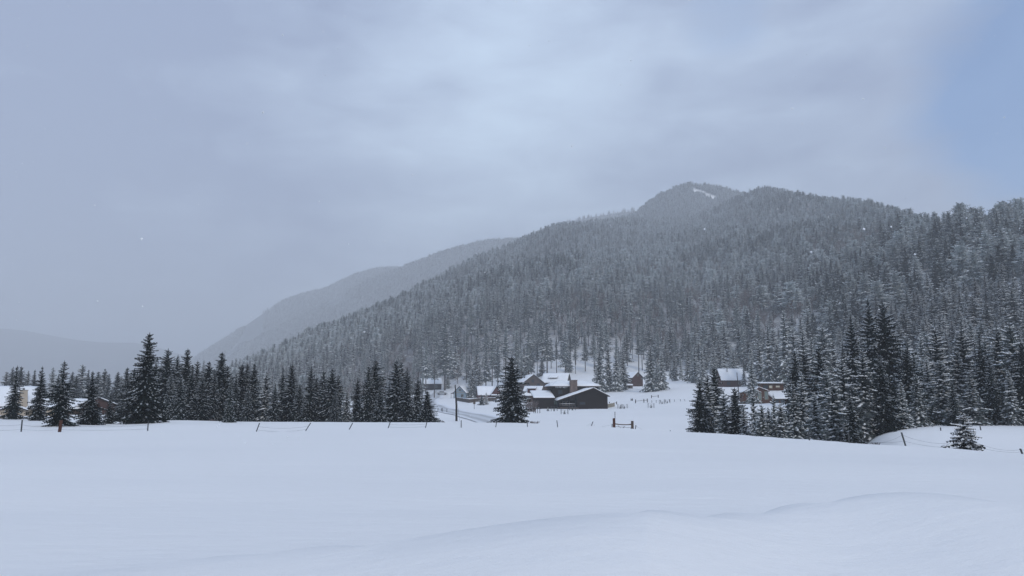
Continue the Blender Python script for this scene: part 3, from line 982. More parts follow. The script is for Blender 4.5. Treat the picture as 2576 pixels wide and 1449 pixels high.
for i in range(4):
    proto('far', i, mats=(M_RIMEHAZE, M_TSNOW), heart=M_FROST, core=0.42, H=10.0, r0=0.15, Rb=[3.3, 3.7, 3.0, 3.5][i], start=[0.2, 0.3, 0.18, 0.28][i], leader=False, lv=17, nb=10, seg=3, snow=[0.9, 1.0, 0.85, 0.95][i], wild=0.3, shape=[0.55, 0.46, 0.62, 0.5][i], fine=False, thick=1.2, droop=0.4)
for i in range(2):
    proto('fardark', i, mats=(M_FROST, M_TSNOW), core=0.42,  H=10.0, r0=0.15, Rb=[2.8, 3.1][i], start=0.12, lv=16, nb=8, seg=3, snow=0.4, wild=0.3, shape=[0.75, 0.6][i], fine=False, thick=1.5)
KIT = [joined('far_tree', 'far', i) for i in range(4)] + [joined('far_dark_tree', 'fardark', i) for i in range(2)] + \
      [joined('far_snowy_tree', 'snowy', i) for i in (0, 1)] + [joined('far_tall_tree', 'tall', i) for i in (0, 1)]
bare_me = []
for i in range(2):
    b = bare_tree(50 + i)
    b.materials.append(M_TWIG)
    bare_me.append(b)
    KIT.append((bpy.data.objects.new('bare_aspen', b), 9.0))
NKIT = len(KIT)


def scatter(name, label, pts, kit, sc, rot):
    me = bpy.data.meshes.new(name)
    me.vertices.add(len(pts))
    me.vertices.foreach_set('co', np.asarray(pts, np.float32).ravel())
    for nm, ty, arr in (('kit', 'INT', kit), ('grow', 'FLOAT_VECTOR', sc), ('turn', 'FLOAT', rot)):
        a = me.attributes.new(nm, ty, 'POINT')
        a.data.foreach_set('vector' if ty == 'FLOAT_VECTOR' else 'value', np.asarray(arr).ravel().astype(np.int32 if ty == 'INT' else np.float32))
    o = obj(name, me)
    tag(o, label, kind='stuff')
    g = bpy.data.node_groups.new(name, 'GeometryNodeTree')
    g.interface.new_socket('Geometry', in_out='INPUT', socket_type='NodeSocketGeometry')
    g.interface.new_socket('Geometry', in_out='OUTPUT', socket_type='NodeSocketGeometry')
    gi, go = g.nodes.new('NodeGroupInput'), g.nodes.new('NodeGroupOutput')
    gj = g.nodes.new('GeometryNodeGeometryToInstance')
    for ob, _ in reversed(KIT):
        oi = g.nodes.new('GeometryNodeObjectInfo')
        oi.inputs['Object'].default_value = ob
        oi.inputs['As Instance'].default_value = False
        g.links.new(oi.outputs['Geometry'], gj.inputs[0])
    ip = g.nodes.new('GeometryNodeInstanceOnPoints')
    ip.inputs['Pick Instance'].default_value = True
    mp = g.nodes.new('GeometryNodeMeshToPoints')
    g.links.new(gi.outputs[0], mp.inputs[0])
    g.links.new(mp.outputs[0], ip.inputs['Points'])
    g.links.new(gj.outputs[0], ip.inputs['Instance'])
    for nm, ty, s in (('kit', 'INT', 'Instance Index'), ('grow', 'FLOAT_VECTOR', 'Scale')):
        a = g.nodes.new('GeometryNodeInputNamedAttribute')
        a.data_type = ty
        a.inputs['Name'].default_value = nm
        g.links.new(a.outputs[0], ip.inputs[s])
    a = g.nodes.new('GeometryNodeInputNamedAttribute')
    a.data_type = 'FLOAT'
    a.inputs['Name'].default_value = 'turn'
    cx = g.nodes.new('ShaderNodeCombineXYZ')
    g.links.new(a.outputs[0], cx.inputs[2])
    g.links.new(cx.outputs[0], ip.inputs['Rotation'])
    g.links.new(ip.outputs[0], go.inputs[0])
    md = o.modifiers.new('trees', 'NODES')
    md.node_group = g
    return o


KH = np.array([h for _, h in KIT])
forest_pts = []
# candidate spots over the slope, jittered grid in polar bands
cand = []
r = 150.0
step = 7.0
while r < 1620:
    n = int((R(42) + R(40)) * r / step)
    ph = np.linspace(R(-42), R(42), n) + nr.uniform(-0.5, 0.5, n) * step / r
    rr = r + nr.uniform(-0.5, 0.5, n) * step
    cand.append(np.stack([np.sin(ph) * rr, np.cos(ph) * rr], 1))
    r += step * (1.0 if r < 900 else 1.12)
    if r > 420: step = 7.4 if r < 700 else 6.6
r = 62.0
while r < 285:
    n = int((R(42) - R(10)) * r / 6.6)
    ph = np.linspace(R(10), R(42), n) + nr.uniform(-0.5, 0.5, n) * 6.6 / r
    cand.append(np.stack([np.sin(ph) * (r + nr.uniform(-2, 2, n)), np.cos(ph) * (r + nr.uniform(-2, 2, n))], 1))
    r += 6.6
C = np.concatenate(cand)
ph, rad = np.arctan2(C[:, 0], C[:, 1]), np.hypot(C[:, 0], C[:, 1])
footr = np.interp(ph, phis, Kr[8])      # the foot of the slope
ridger = np.interp(ph, phis, Kr[11])
pxa = CX + FPX * 1.011 * np.tan(ph)
keep = (rad > footr * 1.0) & (rad < ridger * 1.05) & (pxa > 500)
# thinner wood just above the foot in the middle, where trunks and snow show
thin = (pxa > 1080) & (pxa < 1640) & (rad < footr * 1.30)
keep &= ~(thin & (nr.rand(len(C)) < 0.35))
# the steeper right flank comes down to the stand
low = (pxa > 2130) & (rad > np.interp(pxa, [2130, 2300, 2600, 2900], [118, 92, 84, 84])) & (rad <= footr)
keep |= low
keep |= (pxa > 560) & (pxa < 1075) & (rad > 250) & (rad <= footr)
# random gaps
keep &= (fbm(C[:, 0] / 26, C[:, 1] / 26, 77, 2) > -0.52) | (pxa > 1650)
C, ph, rad, pxa, footr = C[keep], ph[keep], rad[keep], pxa[keep], footr[keep]
zg = ground(C[:, 0], C[:, 1])
patch = fbm(C[:, 0] / 90, C[:, 1] / 140, 55, 3)
aspen = (patch > 0.02) & (pxa > 1350) & (pxa < 2250) & (rad < 700) & (rad > 330)
aspen |= (pxa > 1020) & (pxa < 1300) & (rad < footr * 1.15) & (nr.rand(len(C)) < 0.5)
aspen |= (pxa > 850) & (pxa < 1080) & (rad < 480) & (nr.rand(len(C)) < 0.35)
shade_ = fbm(C[:, 0] / 130 + 5, C[:, 1] / 170, 123, 3)
kit = np.where(nr.rand(len(C)) < np.clip(0.72 + 1.5 * shade_, 0.25, 0.97), nr.randint(0, 4, len(C)), nr.randint(4, 6, len(C)))
nearish = (rad < 520) & (pxa < 2050)
kit = np.where(nearish, np.where(nr.rand(len(C)) < 0.6, nr.randint(6, 8, len(C)), nr.choice([0, 1, 8, 9, 4], len(C))), kit)
midf = (pxa > 950) & (pxa < 1750) & (rad < footr * 1.45)
kit = np.where((pxa > 2050) & (rad < 300), nr.randint(6, 8, len(C)), kit)
kit = np.where(midf & (nr.rand(len(C)) < 0.7), nr.randint(8, 10, len(C)), kit)
kit = np.where(aspen & (nr.rand(len(C)) < 0.5), nr.randint(10, 12, len(C)), kit)
hgt = np.interp(rad, [60, 200, 300, 600, 900, 1500], [11, 12.5, 13.0, 12.0, 10.5, 10.5]) * nr.uniform(0.5, 1.3, len(C))
hgt = np.where((kit == 8) | (kit == 9), hgt * 1.3, hgt)
hgt = np.where(kit >= 10, 9.0 * nr.uniform(0.7, 1.2, len(C)), hgt)
hgt = np.where((pxa > 2050) & (rad < 300), hgt * 0.82, hgt)
hgt = np.where((pxa < 1075) & (rad <= footr), np.minimum(hgt * 0.62, 10), hgt)
s = hgt / KH[kit]
order = np.argsort(rad)
indiv = set()
# trees clear of the buildings' footprints are kept; the nearest ones become things of their own
houses_xy = [on(1078, 335), on(1155, 300), on(1225, 270), on(1340, 245), on(1395, 262), on(1340, 215), on(1606, 262), on(1848, 232), on(1925, 195)]
ok = np.ones(len(C), bool)
for hxy in houses_xy:
    ok &= np.hypot(C[:, 0] - hxy.x, C[:, 1] - hxy.y) > 9.5
near_idx = []
for a_, b_, n_ in ((2130, 2600, 55), (1700, 2130, 30), (1300, 1700, 50), (1040, 1300, 40), (560, 1040, 30)):
    near_idx += [k for k in order if ok[k] and a_ < pxa[k] <= b_ and kit[k] < 10 and not (a_ == 2130 and rad[k] < 120)][:n_]
asp_idx = [k for k in order if ok[k] and 900 < pxa[k] < 2300 and kit[k] >= 10][:40]
KN = {0: ('snowy', 3), 1: ('snowy', 4), 2: ('snowy', 2), 3: ('snowy', 0), 4: ('dark', 0), 5: ('dark', 2), 6: ('snowy', 0), 7: ('snowy', 1), 8: ('tall', 0), 9: ('tall', 1)}
for n_, k in enumerate(near_idx):
    kd, i = KN[int(kit[k])]
    if kd == 'tall': i = n_ % 4
    if kd == 'snowy': i = n_ % 5
    if pxa[k] > 2130 and rad[k] < 300:
        lab, grp = 'snow-frosted conifer in the close wood climbing behind the right-hand stand', 'conifers climbing behind the right-hand stand'
    elif pxa[k] > 1700:
        lab, grp = 'snow-frosted conifer at the foot of the slope behind the brown cabin', 'conifers at the slope foot behind the brown cabin'
    elif pxa[k] > 1300:
        lab, grp = 'snow-frosted conifer on the slope above the dark house and the pasture', 'conifers on the slope above the dark house'
    elif pxa[k] > 1040:
        lab, grp = 'snow-frosted conifer on the slope above the road and the small cabins', 'conifers on the slope above the road'
    else:
        lab, grp = 'snow-frosted conifer on the low slope seen over the left belt', 'conifers on the low slope over the belt'
    plant(kd, i, (C[k, 0], C[k, 1], zg[k] - 0.1), hgt[k], name='conifer_tree' if kd != 'tall' else 'pine_tree', label=lab, group=grp, width=1.0)
for k in asp_idx:
    o = obj('bare_tree', bare_me[int(k) % 2])
    o.location = (C[k, 0], C[k, 1], zg[k] - 0.1)
    o.rotation_euler = (0, 0, rnd.uniform(0, 6.28))
    s_ = hgt[k] / 9.0
    o.scale = (s_ * 1.2, s_ * 1.2, s_ * 1.15)
    tag(o, 'leafless grey-brown tree among conifers on the lower slope', 'tree', 'leafless trees on the lower slope')
used = np.zeros(len(C), bool)
used[near_idx] = True
used[asp_idx] = True
rest = ok & ~used
S3 = np.stack([s * nr.uniform(0.95, 1.3, len(C)), s * nr.uniform(0.85, 1.2, len(C)), s], 1)
S3[:, 1] = S3[:, 0]
S3 *= np.where(kit >= 10, 1.3, 1.0)[:, None]
pts = np.stack([C[:, 0], C[:, 1], zg - 0.15], 1)
scatter('forest', 'dense snow-dusted conifer forest covering the whole mountainside', pts[rest], kit[rest], S3[rest], nr.uniform(0, 6.28, rest.sum()))
print('forest trees', int(rest.sum()))

# woods on the farther ridges
fp, fk, fs = [], [], []
q = np.random.RandomState(5)
for V, n, clr in ((peak, 15000, True), (mid_far, 34000, False), (west_far, 26000, False), (east_far, 3500, False)):
    a, b = V.shape[0] - 1, 41
    u = q.uniform(0, a - 0.001, n)
    v = np.sqrt(q.uniform(0.1, 1, n)) * (b - 0.001)
    i, j = u.astype(int), v.astype(int)
    du, dv = (u - i)[:, None], (v - j)[:, None]
    P = V[i, j] * (1 - du) * (1 - dv) + V[i + 1, j] * du * (1 - dv) + V[i, j + 1] * (1 - du) * dv + V[i + 1, j + 1] * du * dv
    m = fbm(P[:, 0] / 140, P[:, 1] / 300, 91, 3) > (-0.22 if V is west_far else -0.36 if V is mid_far else -0.6)
    if clr:   # the open snowfield under the summit
        sx = P[:, 0] / P[:, 1]
        ex = CX + FPX * 0.985 * sx
        ez = P[:, 2]
        m &= ~((ex > 1748) & (ex < 1812) & (np.abs((ez / P[:, 1]) - np.interp(ex, [1748, 1812], [0.2870, 0.2735])) < 0.0046))
    P = P[m]
    fp.append(P)
    k = np.where(q.rand(len(P)) < 0.75, q.randint(0, 4, len(P)), q.randint(4, 6, len(P)))
    fk.append(k)
    h = q.uniform(8, 14, len(P)) / 10.0 * (1.15 if V is not peak else 1.1)
    fs.append(np.stack([h * 1.15, h * 1.15, h], 1))
fp, fk, fs = np.concatenate(fp), np.concatenate(fk), np.concatenate(fs)
scatter('distant_woods', 'faded conifer woods on the ridges behind the main slope', fp, fk, fs, q.uniform(0, 6.28, len(fp)))


# ------------------------------------------------------------------ road
def build_road():
    ctr = [(1330, 82), (1275, 96), (1235, 108), (1185, 128), (1135, 152), (1100, 182), (1082, 220), (1080, 262), (1092, 300), (1108, 335)]
    P = [on(a, b) for a, b in ctr]
    pts = []
    for k in range(len(P) - 1):
        p0, p1, p2, p3 = P[max(k - 1, 0)], P[k], P[k + 1], P[min(k + 2, len(P) - 1)]
        for t in np.linspace(0, 1, 9)[:-1]:
            pts.append(0.5 * ((2 * p1) + (p2 - p0) * t + (2 * p0 - 5 * p1 + 4 * p2 - p3) * t * t + (3 * p1 - p0 - 3 * p2 + p3) * t ** 3))
    W, nu = 6.4, 8
    V, uv = [], []
    for k, p in enumerate(pts):
        d = (pts[min(k + 1, len(pts) - 1)] - pts[max(k - 1, 0)])
        d.z = 0
        d.normalize()
        s_ = Vector((d.y, -d.x, 0))
        for j in range(nu + 1):
            t = j / nu
            x = p + s_ * (t - 0.5) * W
            bank = 0.10 if j in (0, nu) else 0.05
            V.append((x.x, x.y, float(ground(x.x, x.y)) + bank))
            uv.append((t, k * 0.5))
    n = nu + 1
    F = [(k * n + j, k * n + j + 1, (k + 1) * n + j + 1, (k + 1) * n + j) for k in range(len(pts) - 1) for j in range(nu)]
    me = bpy.data.meshes.new('road')
    me.from_pydata(V, [], F)
    ul = me.uv_layers.new(name='UVMap')
    for l in me.loops:
        ul.data[l.index].uv = uv[l.vertex_index]
    me.polygons.foreach_set('use_smooth', [True] * len(F))
    o = obj('road', me, None, road_mat())
    tag(o, 'snow-packed road with grey wheel tracks curving down past the cabins', kind='structure')


build_road()


# ------------------------------------------------------------------ buildings
class House:
    def __init__(self, name, label, px, Y, rot=0.0, cat='house', sink=0.3, py=None):
        p = on(px, Y)
        if py is not None:
            p.z = at(px, py, Y)[2]
        self.p = p
        self.root = empty(name, p, -math.atan2(p.x, p.y) + R(rot))
        tag(self.root, label, cat)
        self.s = 0

    def part(self, name, mb, m, parent=None, smooth=False):
        return mb.build(name, m, parent or self.root, smooth)

    def gable_x(self, x0, x1, y0, y1, h, rise, wall, oh=0.4, snow=0.3, base=-1.2, roofmat=None, split=0.5):
        """ridge along x (a roof slope faces the camera)"""
        ym = y0 + (y1 - y0) * split
        mb = MB()
        mb.prism([(y0, base), (y1, base), (y1, h), (ym, h + rise), (y0, h)], x0, x1, axis='x')
        self.part('wall', mb, wall)
        k = rise / (ym - y0)
        k2 = rise / (y1 - ym)
        e = 0.06
        A = [(x0 - oh, y0 - oh, h - k * oh + e), (x1 + oh, y0 - oh, h - k * oh + e), (x1 + oh, ym, h + rise + e), (x0 - oh, ym, h + rise + e)]
        B = [(x0 - oh, ym, h + rise + e), (x1 + oh, ym, h + rise + e), (x1 + oh, y1 + oh, h - k2 * oh + e), (x0 - oh, y1 + oh, h - k2 * oh + e)]
        return self.roof([A, B], roofmat, snow)

    def gable_y(self, x0, x1, y0, y1, h, rise, wall, oh=0.4, snow=0.3, base=-1.2, roofmat=None, hl=None, hr=None, split=0.5):
        """ridge along y (the gable faces the camera)"""
        hl, hr = h if hl is None else hl, h if hr is None else hr
        xm = x0 + (x1 - x0) * split
        top = h + rise
        mb = MB()
        mb.prism([(x0, base), (x1, base), (x1, hr), (xm, top), (x0, hl)], y0, y1)
        self.part('wall', mb, wall)
        kl, kr = (top - hl) / (xm - x0), (top - hr) / (x1 - xm)
        e = 0.06
        A = [(x0 - oh, y0 - oh, hl - kl * oh + e), (xm, y0 - oh, top + e), (xm, y1 + oh, top + e), (x0 - oh, y1 + oh, hl - kl * oh + e)]
        B = [(xm, y0 - oh, top + e), (x1 + oh, y0 - oh, hr - kr * oh + e), (x1 + oh, y1 + oh, hr - kr * oh + e), (xm, y1 + oh, top + e)]
        return self.roof([A, B], roofmat, snow)

    def roof(self, quads, roofmat=None, snow=0.3, snowmat=None):
        mb = MB()
        for c in quads:
            mb.slab([(p[0], p[1], p[2] + 0.12) for p in c], 0.14)
        r = self.part('roof', mb, roofmat or M_DARKTRIM)
        if snow > 0:
            ms = MB()
            for c in quads:
                self.s += 1
                ms.snow([(p[0], p[1], p[2] + 0.125) for p in c], snow, seed=self.s + int(abs(self.p.x) * 7))
            self.part('roof_snow', ms, snowmat or M_ROOFSNOW, r, True)
        return r

    def window(self, x, z, w, h, y, pane=M_GLASS, frame=M_TRIM, side=False, bars=0, name='window'):
        mb = MB()
        b = 0.09
        def bx(a0, a1, c0, c1, d0, d1, m):
            if side: m.box(d0, d1, a0, a1, c0, c1)
            else: m.box(a0, a1, d0, d1, c0, c1)
        f0, f1 = y - 0.07, y - 0.003
        if side: f0, f1 = y + 0.003, y + 0.07
        bx(x - w / 2 - b, x + w / 2 + b, z - b, z, f0, f1, mb)
        bx(x - w / 2 - b, x + w / 2 + b, z + h, z + h + b, f0, f1, mb)
        bx(x - w / 2 - b, x - w / 2, z, z + h, f0, f1, mb)
        bx(x + w / 2, x + w / 2 + b, z, z + h, f0, f1, mb)
        for k in range(bars):
            c = x - w / 2 + w * (k + 1) / (bars + 1)
            bx(c - 0.03, c + 0.03, z, z + h, f0, f1, mb)
        f = self.part(name, mb, frame)
        mp = MB()
        g0, g1 = (y - 0.035, y - 0.006) if not side else (y + 0.006, y + 0.035)
        bx(x - w / 2, x + w / 2, z, z + h, g0, g1, mp)
        self.part('pane', mp, pane, f)

    def door(self, x, z, w, h, y, m=M_BROWN):
        mb = MB()
        mb.box(x - w / 2, x + w / 2, y - 0.06, y - 0.004, z, z + h)
        d = self.part('door', mb, m)
        mk = MB()
        mk.box(x + w * 0.32, x + w * 0.38, y - 0.12, y - 0.062, z + h * 0.45, z + h * 0.5)
        self.part('handle', mk, M_METAL, d)

    def boxpart(self, name, b, m, parent=None):
        mb = MB()
        mb.box(*b)
        return self.part(name, mb, m, parent)

    def cap(self, b, t=0.15, parent=None, name='snow_cap'):
        ms = MB()
        x0, x1, y0, y1, z = b
        self.s += 1
        ms.snow([(x0, y0, z), (x1, y0, z), (x1, y1, z), (x0, y1, z)], t, seed=self.s, nu=6, nv=6, edge=0.3)
        self.part(name, ms, M_ROOFSNOW, parent, True)


def dark_house():
    H = House('log_house', 'large dark brown house with a stone chimney in the middle of the pasture', 1464.5, 170, rot=12, py=1028.5)
    # wing with the wide lopsided gable
    mb = MB()
    mb.prism([(-0.9, -1.2), (5.95, -1.2), (5.95, 2.95), (2.65, 4.55), (-0.9, 3.36)], 0, 8)
    mb.box(-5.0, -0.9, 3.0, 8.0, -1.2, 1.9)
    H.part('wall', mb, M_DARKWOOD)
    A = [(-5.8, -0.5, 1.78), (2.65, -0.5, 4.62), (2.65, 8.3, 4.62), (-5.8, 8.3, 1.78)]
    B = [(2.65, -0.5, 4.62), (6.45, -0.5, 2.74), (6.45, 8.3, 2.74), (2.65, 8.3, 4.62)]
    H.roof([A, B], M_BROWN, 0.30)
    H.window(0.1, 1.0, 1.1, 0.5, 0.0, frame=M_DARKTRIM)
    # two-storey block with its low hipped roof
    mb = MB()
    mb.box(-5.9, 4.9, 5.0, 12.4, -1.2, 5.1)
    H.part('wall', mb, M_DARKWOOD)
    e0, e1, r0 = 5.06, 5.06, 6.2
    x0, x1, y0, y1 = -6.6, 5.6, 4.2, 13.2
    xa, xb, ym = -4.4, 2.6, 8.7
    F = [[(x0, y0, e0), (x1, y0, e0), (xb, ym, r0), (xa, ym, r0)], [(x1, y1, e0), (x0, y1, e0), (xa, ym, r0), (xb, ym, r0)],
         [(x0, y1, e0), (x0, y0, e0), (xa, ym, r0), (xa, ym + 0.01, r0)], [(x1, y0, e0), (x1, y1, e0), (xb, ym + 0.01, r0), (xb, ym, r0)]]
    H.roof(F, M_BROWN, 0.34)
    H.window(-4.1, 3.4, 0.9, 0.8, 5.0, frame=M_DARKTRIM)
    H.window(2.2, 4.2, 1.2, 0.55, 5.0, frame=M_DARKTRIM)
    H.window(3.8, 4.2, 0.8, 0.55, 5.0, frame=M_DARKTRIM)
    # low block at the left under a shed roof
    mb = MB()
    mb.prism([(2.0, -1.2), (7.6, -1.2), (7.6, 3.9), (2.0, 2.45)], -10.2, -5.92, axis='x')
    H.part('wall', mb, M_DARKWOOD)
    H.roof([[(-10.9, 1.4, 2.36), (-5.95, 1.4, 2.36), (-5.95, 7.9, 4.04), (-10.9, 7.9, 4.04)]], M_BROWN, 0.22)
    # icicles along the upper eave
    ic = MB()
    q = random.Random(3)
    for k in range(22):
        x = -5.3 + k * 0.13 + q.uniform(-0.03, 0.03)
        ic.tube([(x, 4.18, 5.05), (x, 4.18, 5.05 - q.uniform(0.12, 0.4))], [0.04, 0.006], 4)
    H.part('icicles', ic, M_ROOFSNOW)
    # chimney of field stone
    core = MB()
    core.box(-1.85, -0.25, 3.9, 4.9, 1.6, 6.5)
    ch = H.part('chimney', core, M_MORTAR)
    st = MB()
    z = 1.6
    while z < 6.45:
        h = q.uniform(0.18, 0.30)
        x = -1.86
        while x < -0.28:
            w = min(q.uniform(0.2, 0.42), -0.24 - x)
            if w > 0.06:
                st.box(x + 0.012, x + w - 0.012, 3.84 - q.uniform(0, 0.04), 3.9, z + 0.012, min(z + h, 6.5) - 0.012)
            x += w
        y = 3.9
        while y < 4.88:
            w = min(q.uniform(0.2, 0.4), 4.9 - y)
            if w > 0.06:
                st.box(-1.91 - q.uniform(0, 0.03), -1.85, y + 0.012, y + w - 0.012, z + 0.012, min(z + h, 6.5) - 0.012)
            y += w
        z += h
    so_ = H.part('chimney_stones', st, M_STONE, ch)
    so_['kind'] = 'stuff'
    H.boxpart('chimney_cap', (-1.95, -0.15, 3.8, 5.0, 6.5, 6.6), M_STONE, ch)
    H.cap((-1.9, -0.2, 3.85, 4.95, 6.6), 0.06, ch)
    # porch in the angle
    H.boxpart('porch_floor', (-5.2, -0.92, -0.2, 3.0, -0.6, 0.35), M_GREYWOOD)
    for x in (-5.3, -3.2, -1.15):
        H.boxpart('porch_post', (x, x + 0.14, -0.3, -0.16, 0.0, 1.78 + (x + 5.8) * 0.336), M_DARKWOOD)
    for z in (0.75, 1.05):
        H.boxpart('rail', (-5.3, -1.7, -0.36, -0.28, z, z + 0.09), M_GREYWOOD)
    H.cap((-5.3, -1.7, -0.38, -0.26, 1.14), 0.06, name='rail_snow')
    for k in range(3):
        H.boxpart('step', (-2.4 + 0.25 * k, -0.9 + 0.3 * k, -0.7 - 0.3 * k, -0.4 - 0.3 * k, -0.6, 0.22 - 0.2 * k), M_GREYWOOD)
    H.window(-3.6, 0.75, 0.6, 0.8, 3.0, frame=M_TRIM)
    H.window(-2.7, 0.75, 0.6, 0.8, 3.0, frame=M_TRIM)
    H.boxpart('meter_cabinet', (-6.1, -5.5, 1.5, 1.95, 1.0, 1.8), M_GREENBOX)
    H.boxpart('duct', (-5.0, 5.2, 0, 0.01, -1.2, -1.19), M_DARKWOOD) if False else None


def blue_house():
    H = House('cottage', 'small blue-grey gabled cottage at the top of the road', 1157, 298, rot=-24, py=1003)
    H.gable_y(-2.6, 2.4, 0, 7.5, 2.5, 2.4, M_BLUE, oh=0.45, snow=0.22)
    H.window(1.0, 0.8, 0.9, 0.9, 0, frame=M_TRIM, bars=1)
    H.window(-0.1, 3.1, 0.8, 0.6, 0, frame=M_TRIM, bars=1)
    H.boxpart('band', (-2.1, 1.9, -0.06, -0.005, 2.35, 2.6), M_TRIM)
    H.window(3.0, 0.9, 1.0, 0.9, 2.4, side=True, frame=M_TRIM)
    H.roof([[(-4.1, -0.2, 2.0), (-2.62, -0.2, 2.5), (-2.62, 5.0, 2.5), (-4.1, 5.0, 2.0)]], None, 0.2)
    for y in (0.0, 2.4, 4.6):
        H.boxpart('porch_post', (-4.0, -3.88, y, y + 0.12, -0.8, 2.0), M_TRIM)


def red_cabin():
    H = House('red_cabin', 'red cabin with a snowy roof and front gable left of the lone black spruce', 1225, 268, rot=8, py=1003.5)
    H.gable_x(-3.0, 3.8, 0, 6.4, 1.5, 2.9, M_REDWOOD, oh=0.4, snow=0.28)
    # cross gable
    mb = MB()
    mb.prism([(1.3, -1.2), (5.2, -1.2), (5.2, 1.7), (3.25, 4.4), (1.3, 1.7)], -1.6, 3.0)
    H.part('wall', mb, M_REDWOOD)
    H.roof([[(0.9, -1.9, 1.2), (3.25, -1.9, 4.46), (3.25, 3.2, 4.46), (0.9, 3.2, 1.2)], [(3.25, -1.9, 4.46), (5.6, -1.9, 1.2), (5.6, 3.2, 1.2), (3.25, 3.2, 4.46)]], M_DARKTRIM, 0.22)
    H.roof([[(1.1, -2.7, 1.15), (5.0, -2.7, 1.15), (5.0, -1.62, 1.45), (1.1, -1.62, 1.45)]], None, 0.2)
    H.window(3.0, 0.1, 0.8, 0.8, -1.6, frame=M_DARKTRIM)
    H.window(4.2, 0.1, 0.7, 0.8, -1.6, frame=M_DARKTRIM)
    H.window(-1.6, 0.4, 0.8, 0.7, 0, frame=M_TRIM)
    H.door(2.0, -0.5, 0.7, 1.6, -1.6, M_DARKWOOD)
    c = H.boxpart('chimney', (-2.4, -1.5, 3.6, 4.4, 2.2, 4.9), M_STONE)
    H.cap((-2.45, -1.45, 3.55, 4.45, 4.9), 0.15, c)


def grey_gable():
    H = House('barn_house', 'brown weathered barn-like gable behind the dormered roof', 1343, 246, rot=16, py=993)
    H.gable_y(-3.6, 3.4, 0, 8, 3.9, 2.6, M_GREYWOOD, oh=0.5, snow=0.24)
    H.window(-0.3, 4.1, 0.8, 0.8, 0, frame=M_DARKTRIM)
    H.window(1.6, 2.6, 0.8, 1.0, 0, frame=M_DARKTRIM)
    H.window(-1.8, 2.6, 0.8, 1.0, 0, frame=M_DARKTRIM)


def white_roof():
    H = House('dormer_house', 'brown house with a big white roof and one dormer above the dark house', 1395, 262, rot=-14, py=984)
    H.gable_x(-4.4, 4.2, 0, 6.6, 3.2, 3.0, M_BROWN, oh=0.5, snow=0.32)
    mb = MB()
    mb.box(-1.9, 0.6, 0.9, 3.0, 3.5, 5.1)
    H.part('dormer', mb, M_DARKWOOD)
    H.roof([[(-2.4, 0.3, 4.55), (1.0, 0.3, 4.55), (1.0, 3.4, 6.1), (-2.4, 3.4, 6.1)]], None, 0.25)
    H.window(-0.6, 3.95, 1.3, 0.5, 0.9, frame=M_DARKTRIM)
    H.window(-2.2, 1.6, 1.0, 0.8, 0, frame=M_DARKTRIM)
    H.window(3.0, 1.6, 1.0, 1.0, 4.2, side=True, frame=M_DARKTRIM)


def metal_dormer():
    H = House('tin_roof_cabin', 'low cabin with a snowy tin roof and a red-brown dormer left of the dark house', 1339, 214, rot=-6, py=1004)
    mb = MB()
    mb.prism([(0, -1.2), (6, -1.2), (6, 1.5), (3.2, 3.55), (0, 1.1)], -2.7, 2.6, axis='x')
    H.part('wall', mb, M_BROWN)
    H.roof([[(-3.1, -0.5, 0.85), (2.2, -0.5, 0.85), (2.9, 3.2, 3.65), (-2.6, 3.2, 3.65)], [(-2.6, 3.2, 3.65), (2.9, 3.2, 3.65), (2.9, 6.4, 1.4), (-2.6, 6.4, 1.4)]], M_METAL, 0.16)
    mb = MB()
    mb.box(-1.35, 0.85, 0.35, 3.0, 1.2, 2.95)
    H.part('dormer', mb, M_REDWOOD)
    H.roof([[(-1.5, 0.05, 2.9), (1.1, 0.05, 2.9), (1.1, 3.1, 3.5), (-1.5, 3.1, 3.5)]], None, 0.18)
    H.window(-0.25, 1.75, 1.2, 0.6, 0.35, frame=M_BROWN, bars=1)
    H.window(-1.4, 0.0, 0.8, 0.6, 0, frame=M_DARKTRIM)


def hillside_cabin():
    H = House('hillside_cabin', 'dark log cabin half hidden in the trees above the road', 1086, 336, rot=10, py=980)
    H.gable_x(-4.3, 4.3, 0, 6, 2.7, 2.3, M_DARKWOOD, oh=0.5, snow=0.3)
    H.boxpart('deck', (-4.5, 0.0, -2.0, -0.02, -0.2, 0.0), M_GREYWOOD)
    H.window(-2.4, 0.9, 0.9, 0.9, 0, frame=M_TRIM)
    H.window(1.8, 0.9, 0.9, 0.9, 0, frame=M_TRIM)


def red_barn():
    H = House('red_barn', 'tall narrow red-brown barn between snowy spruces above the pasture', 1606, 262, rot=38, cat='barn', py=972)
    H.gable_y(-2.3, 2.3, 0, 5.5, 3.0, 1.9, M_BARN, oh=0.35, snow=0.25, base=-2.5)
    H.window(0, 3.6, 0.5, 0.6, 0, frame=M_TRIM)
    H.door(0.3, -0.2, 1.1, 1.9, 0, M_BROWN)
    S = House('shed', 'low grey board shed left of the red barn', 1577, 250, rot=4, cat='shed', py=977.5)
    S.gable_x(-2.1, 2.1, 0, 2.2, 0.95, 0.35, M_GREYWOOD, oh=0.15, snow=0.18, base=-0.8)
    S.door(0.9, -0.2, 0.6, 1.0, 0, M_DARKWOOD)


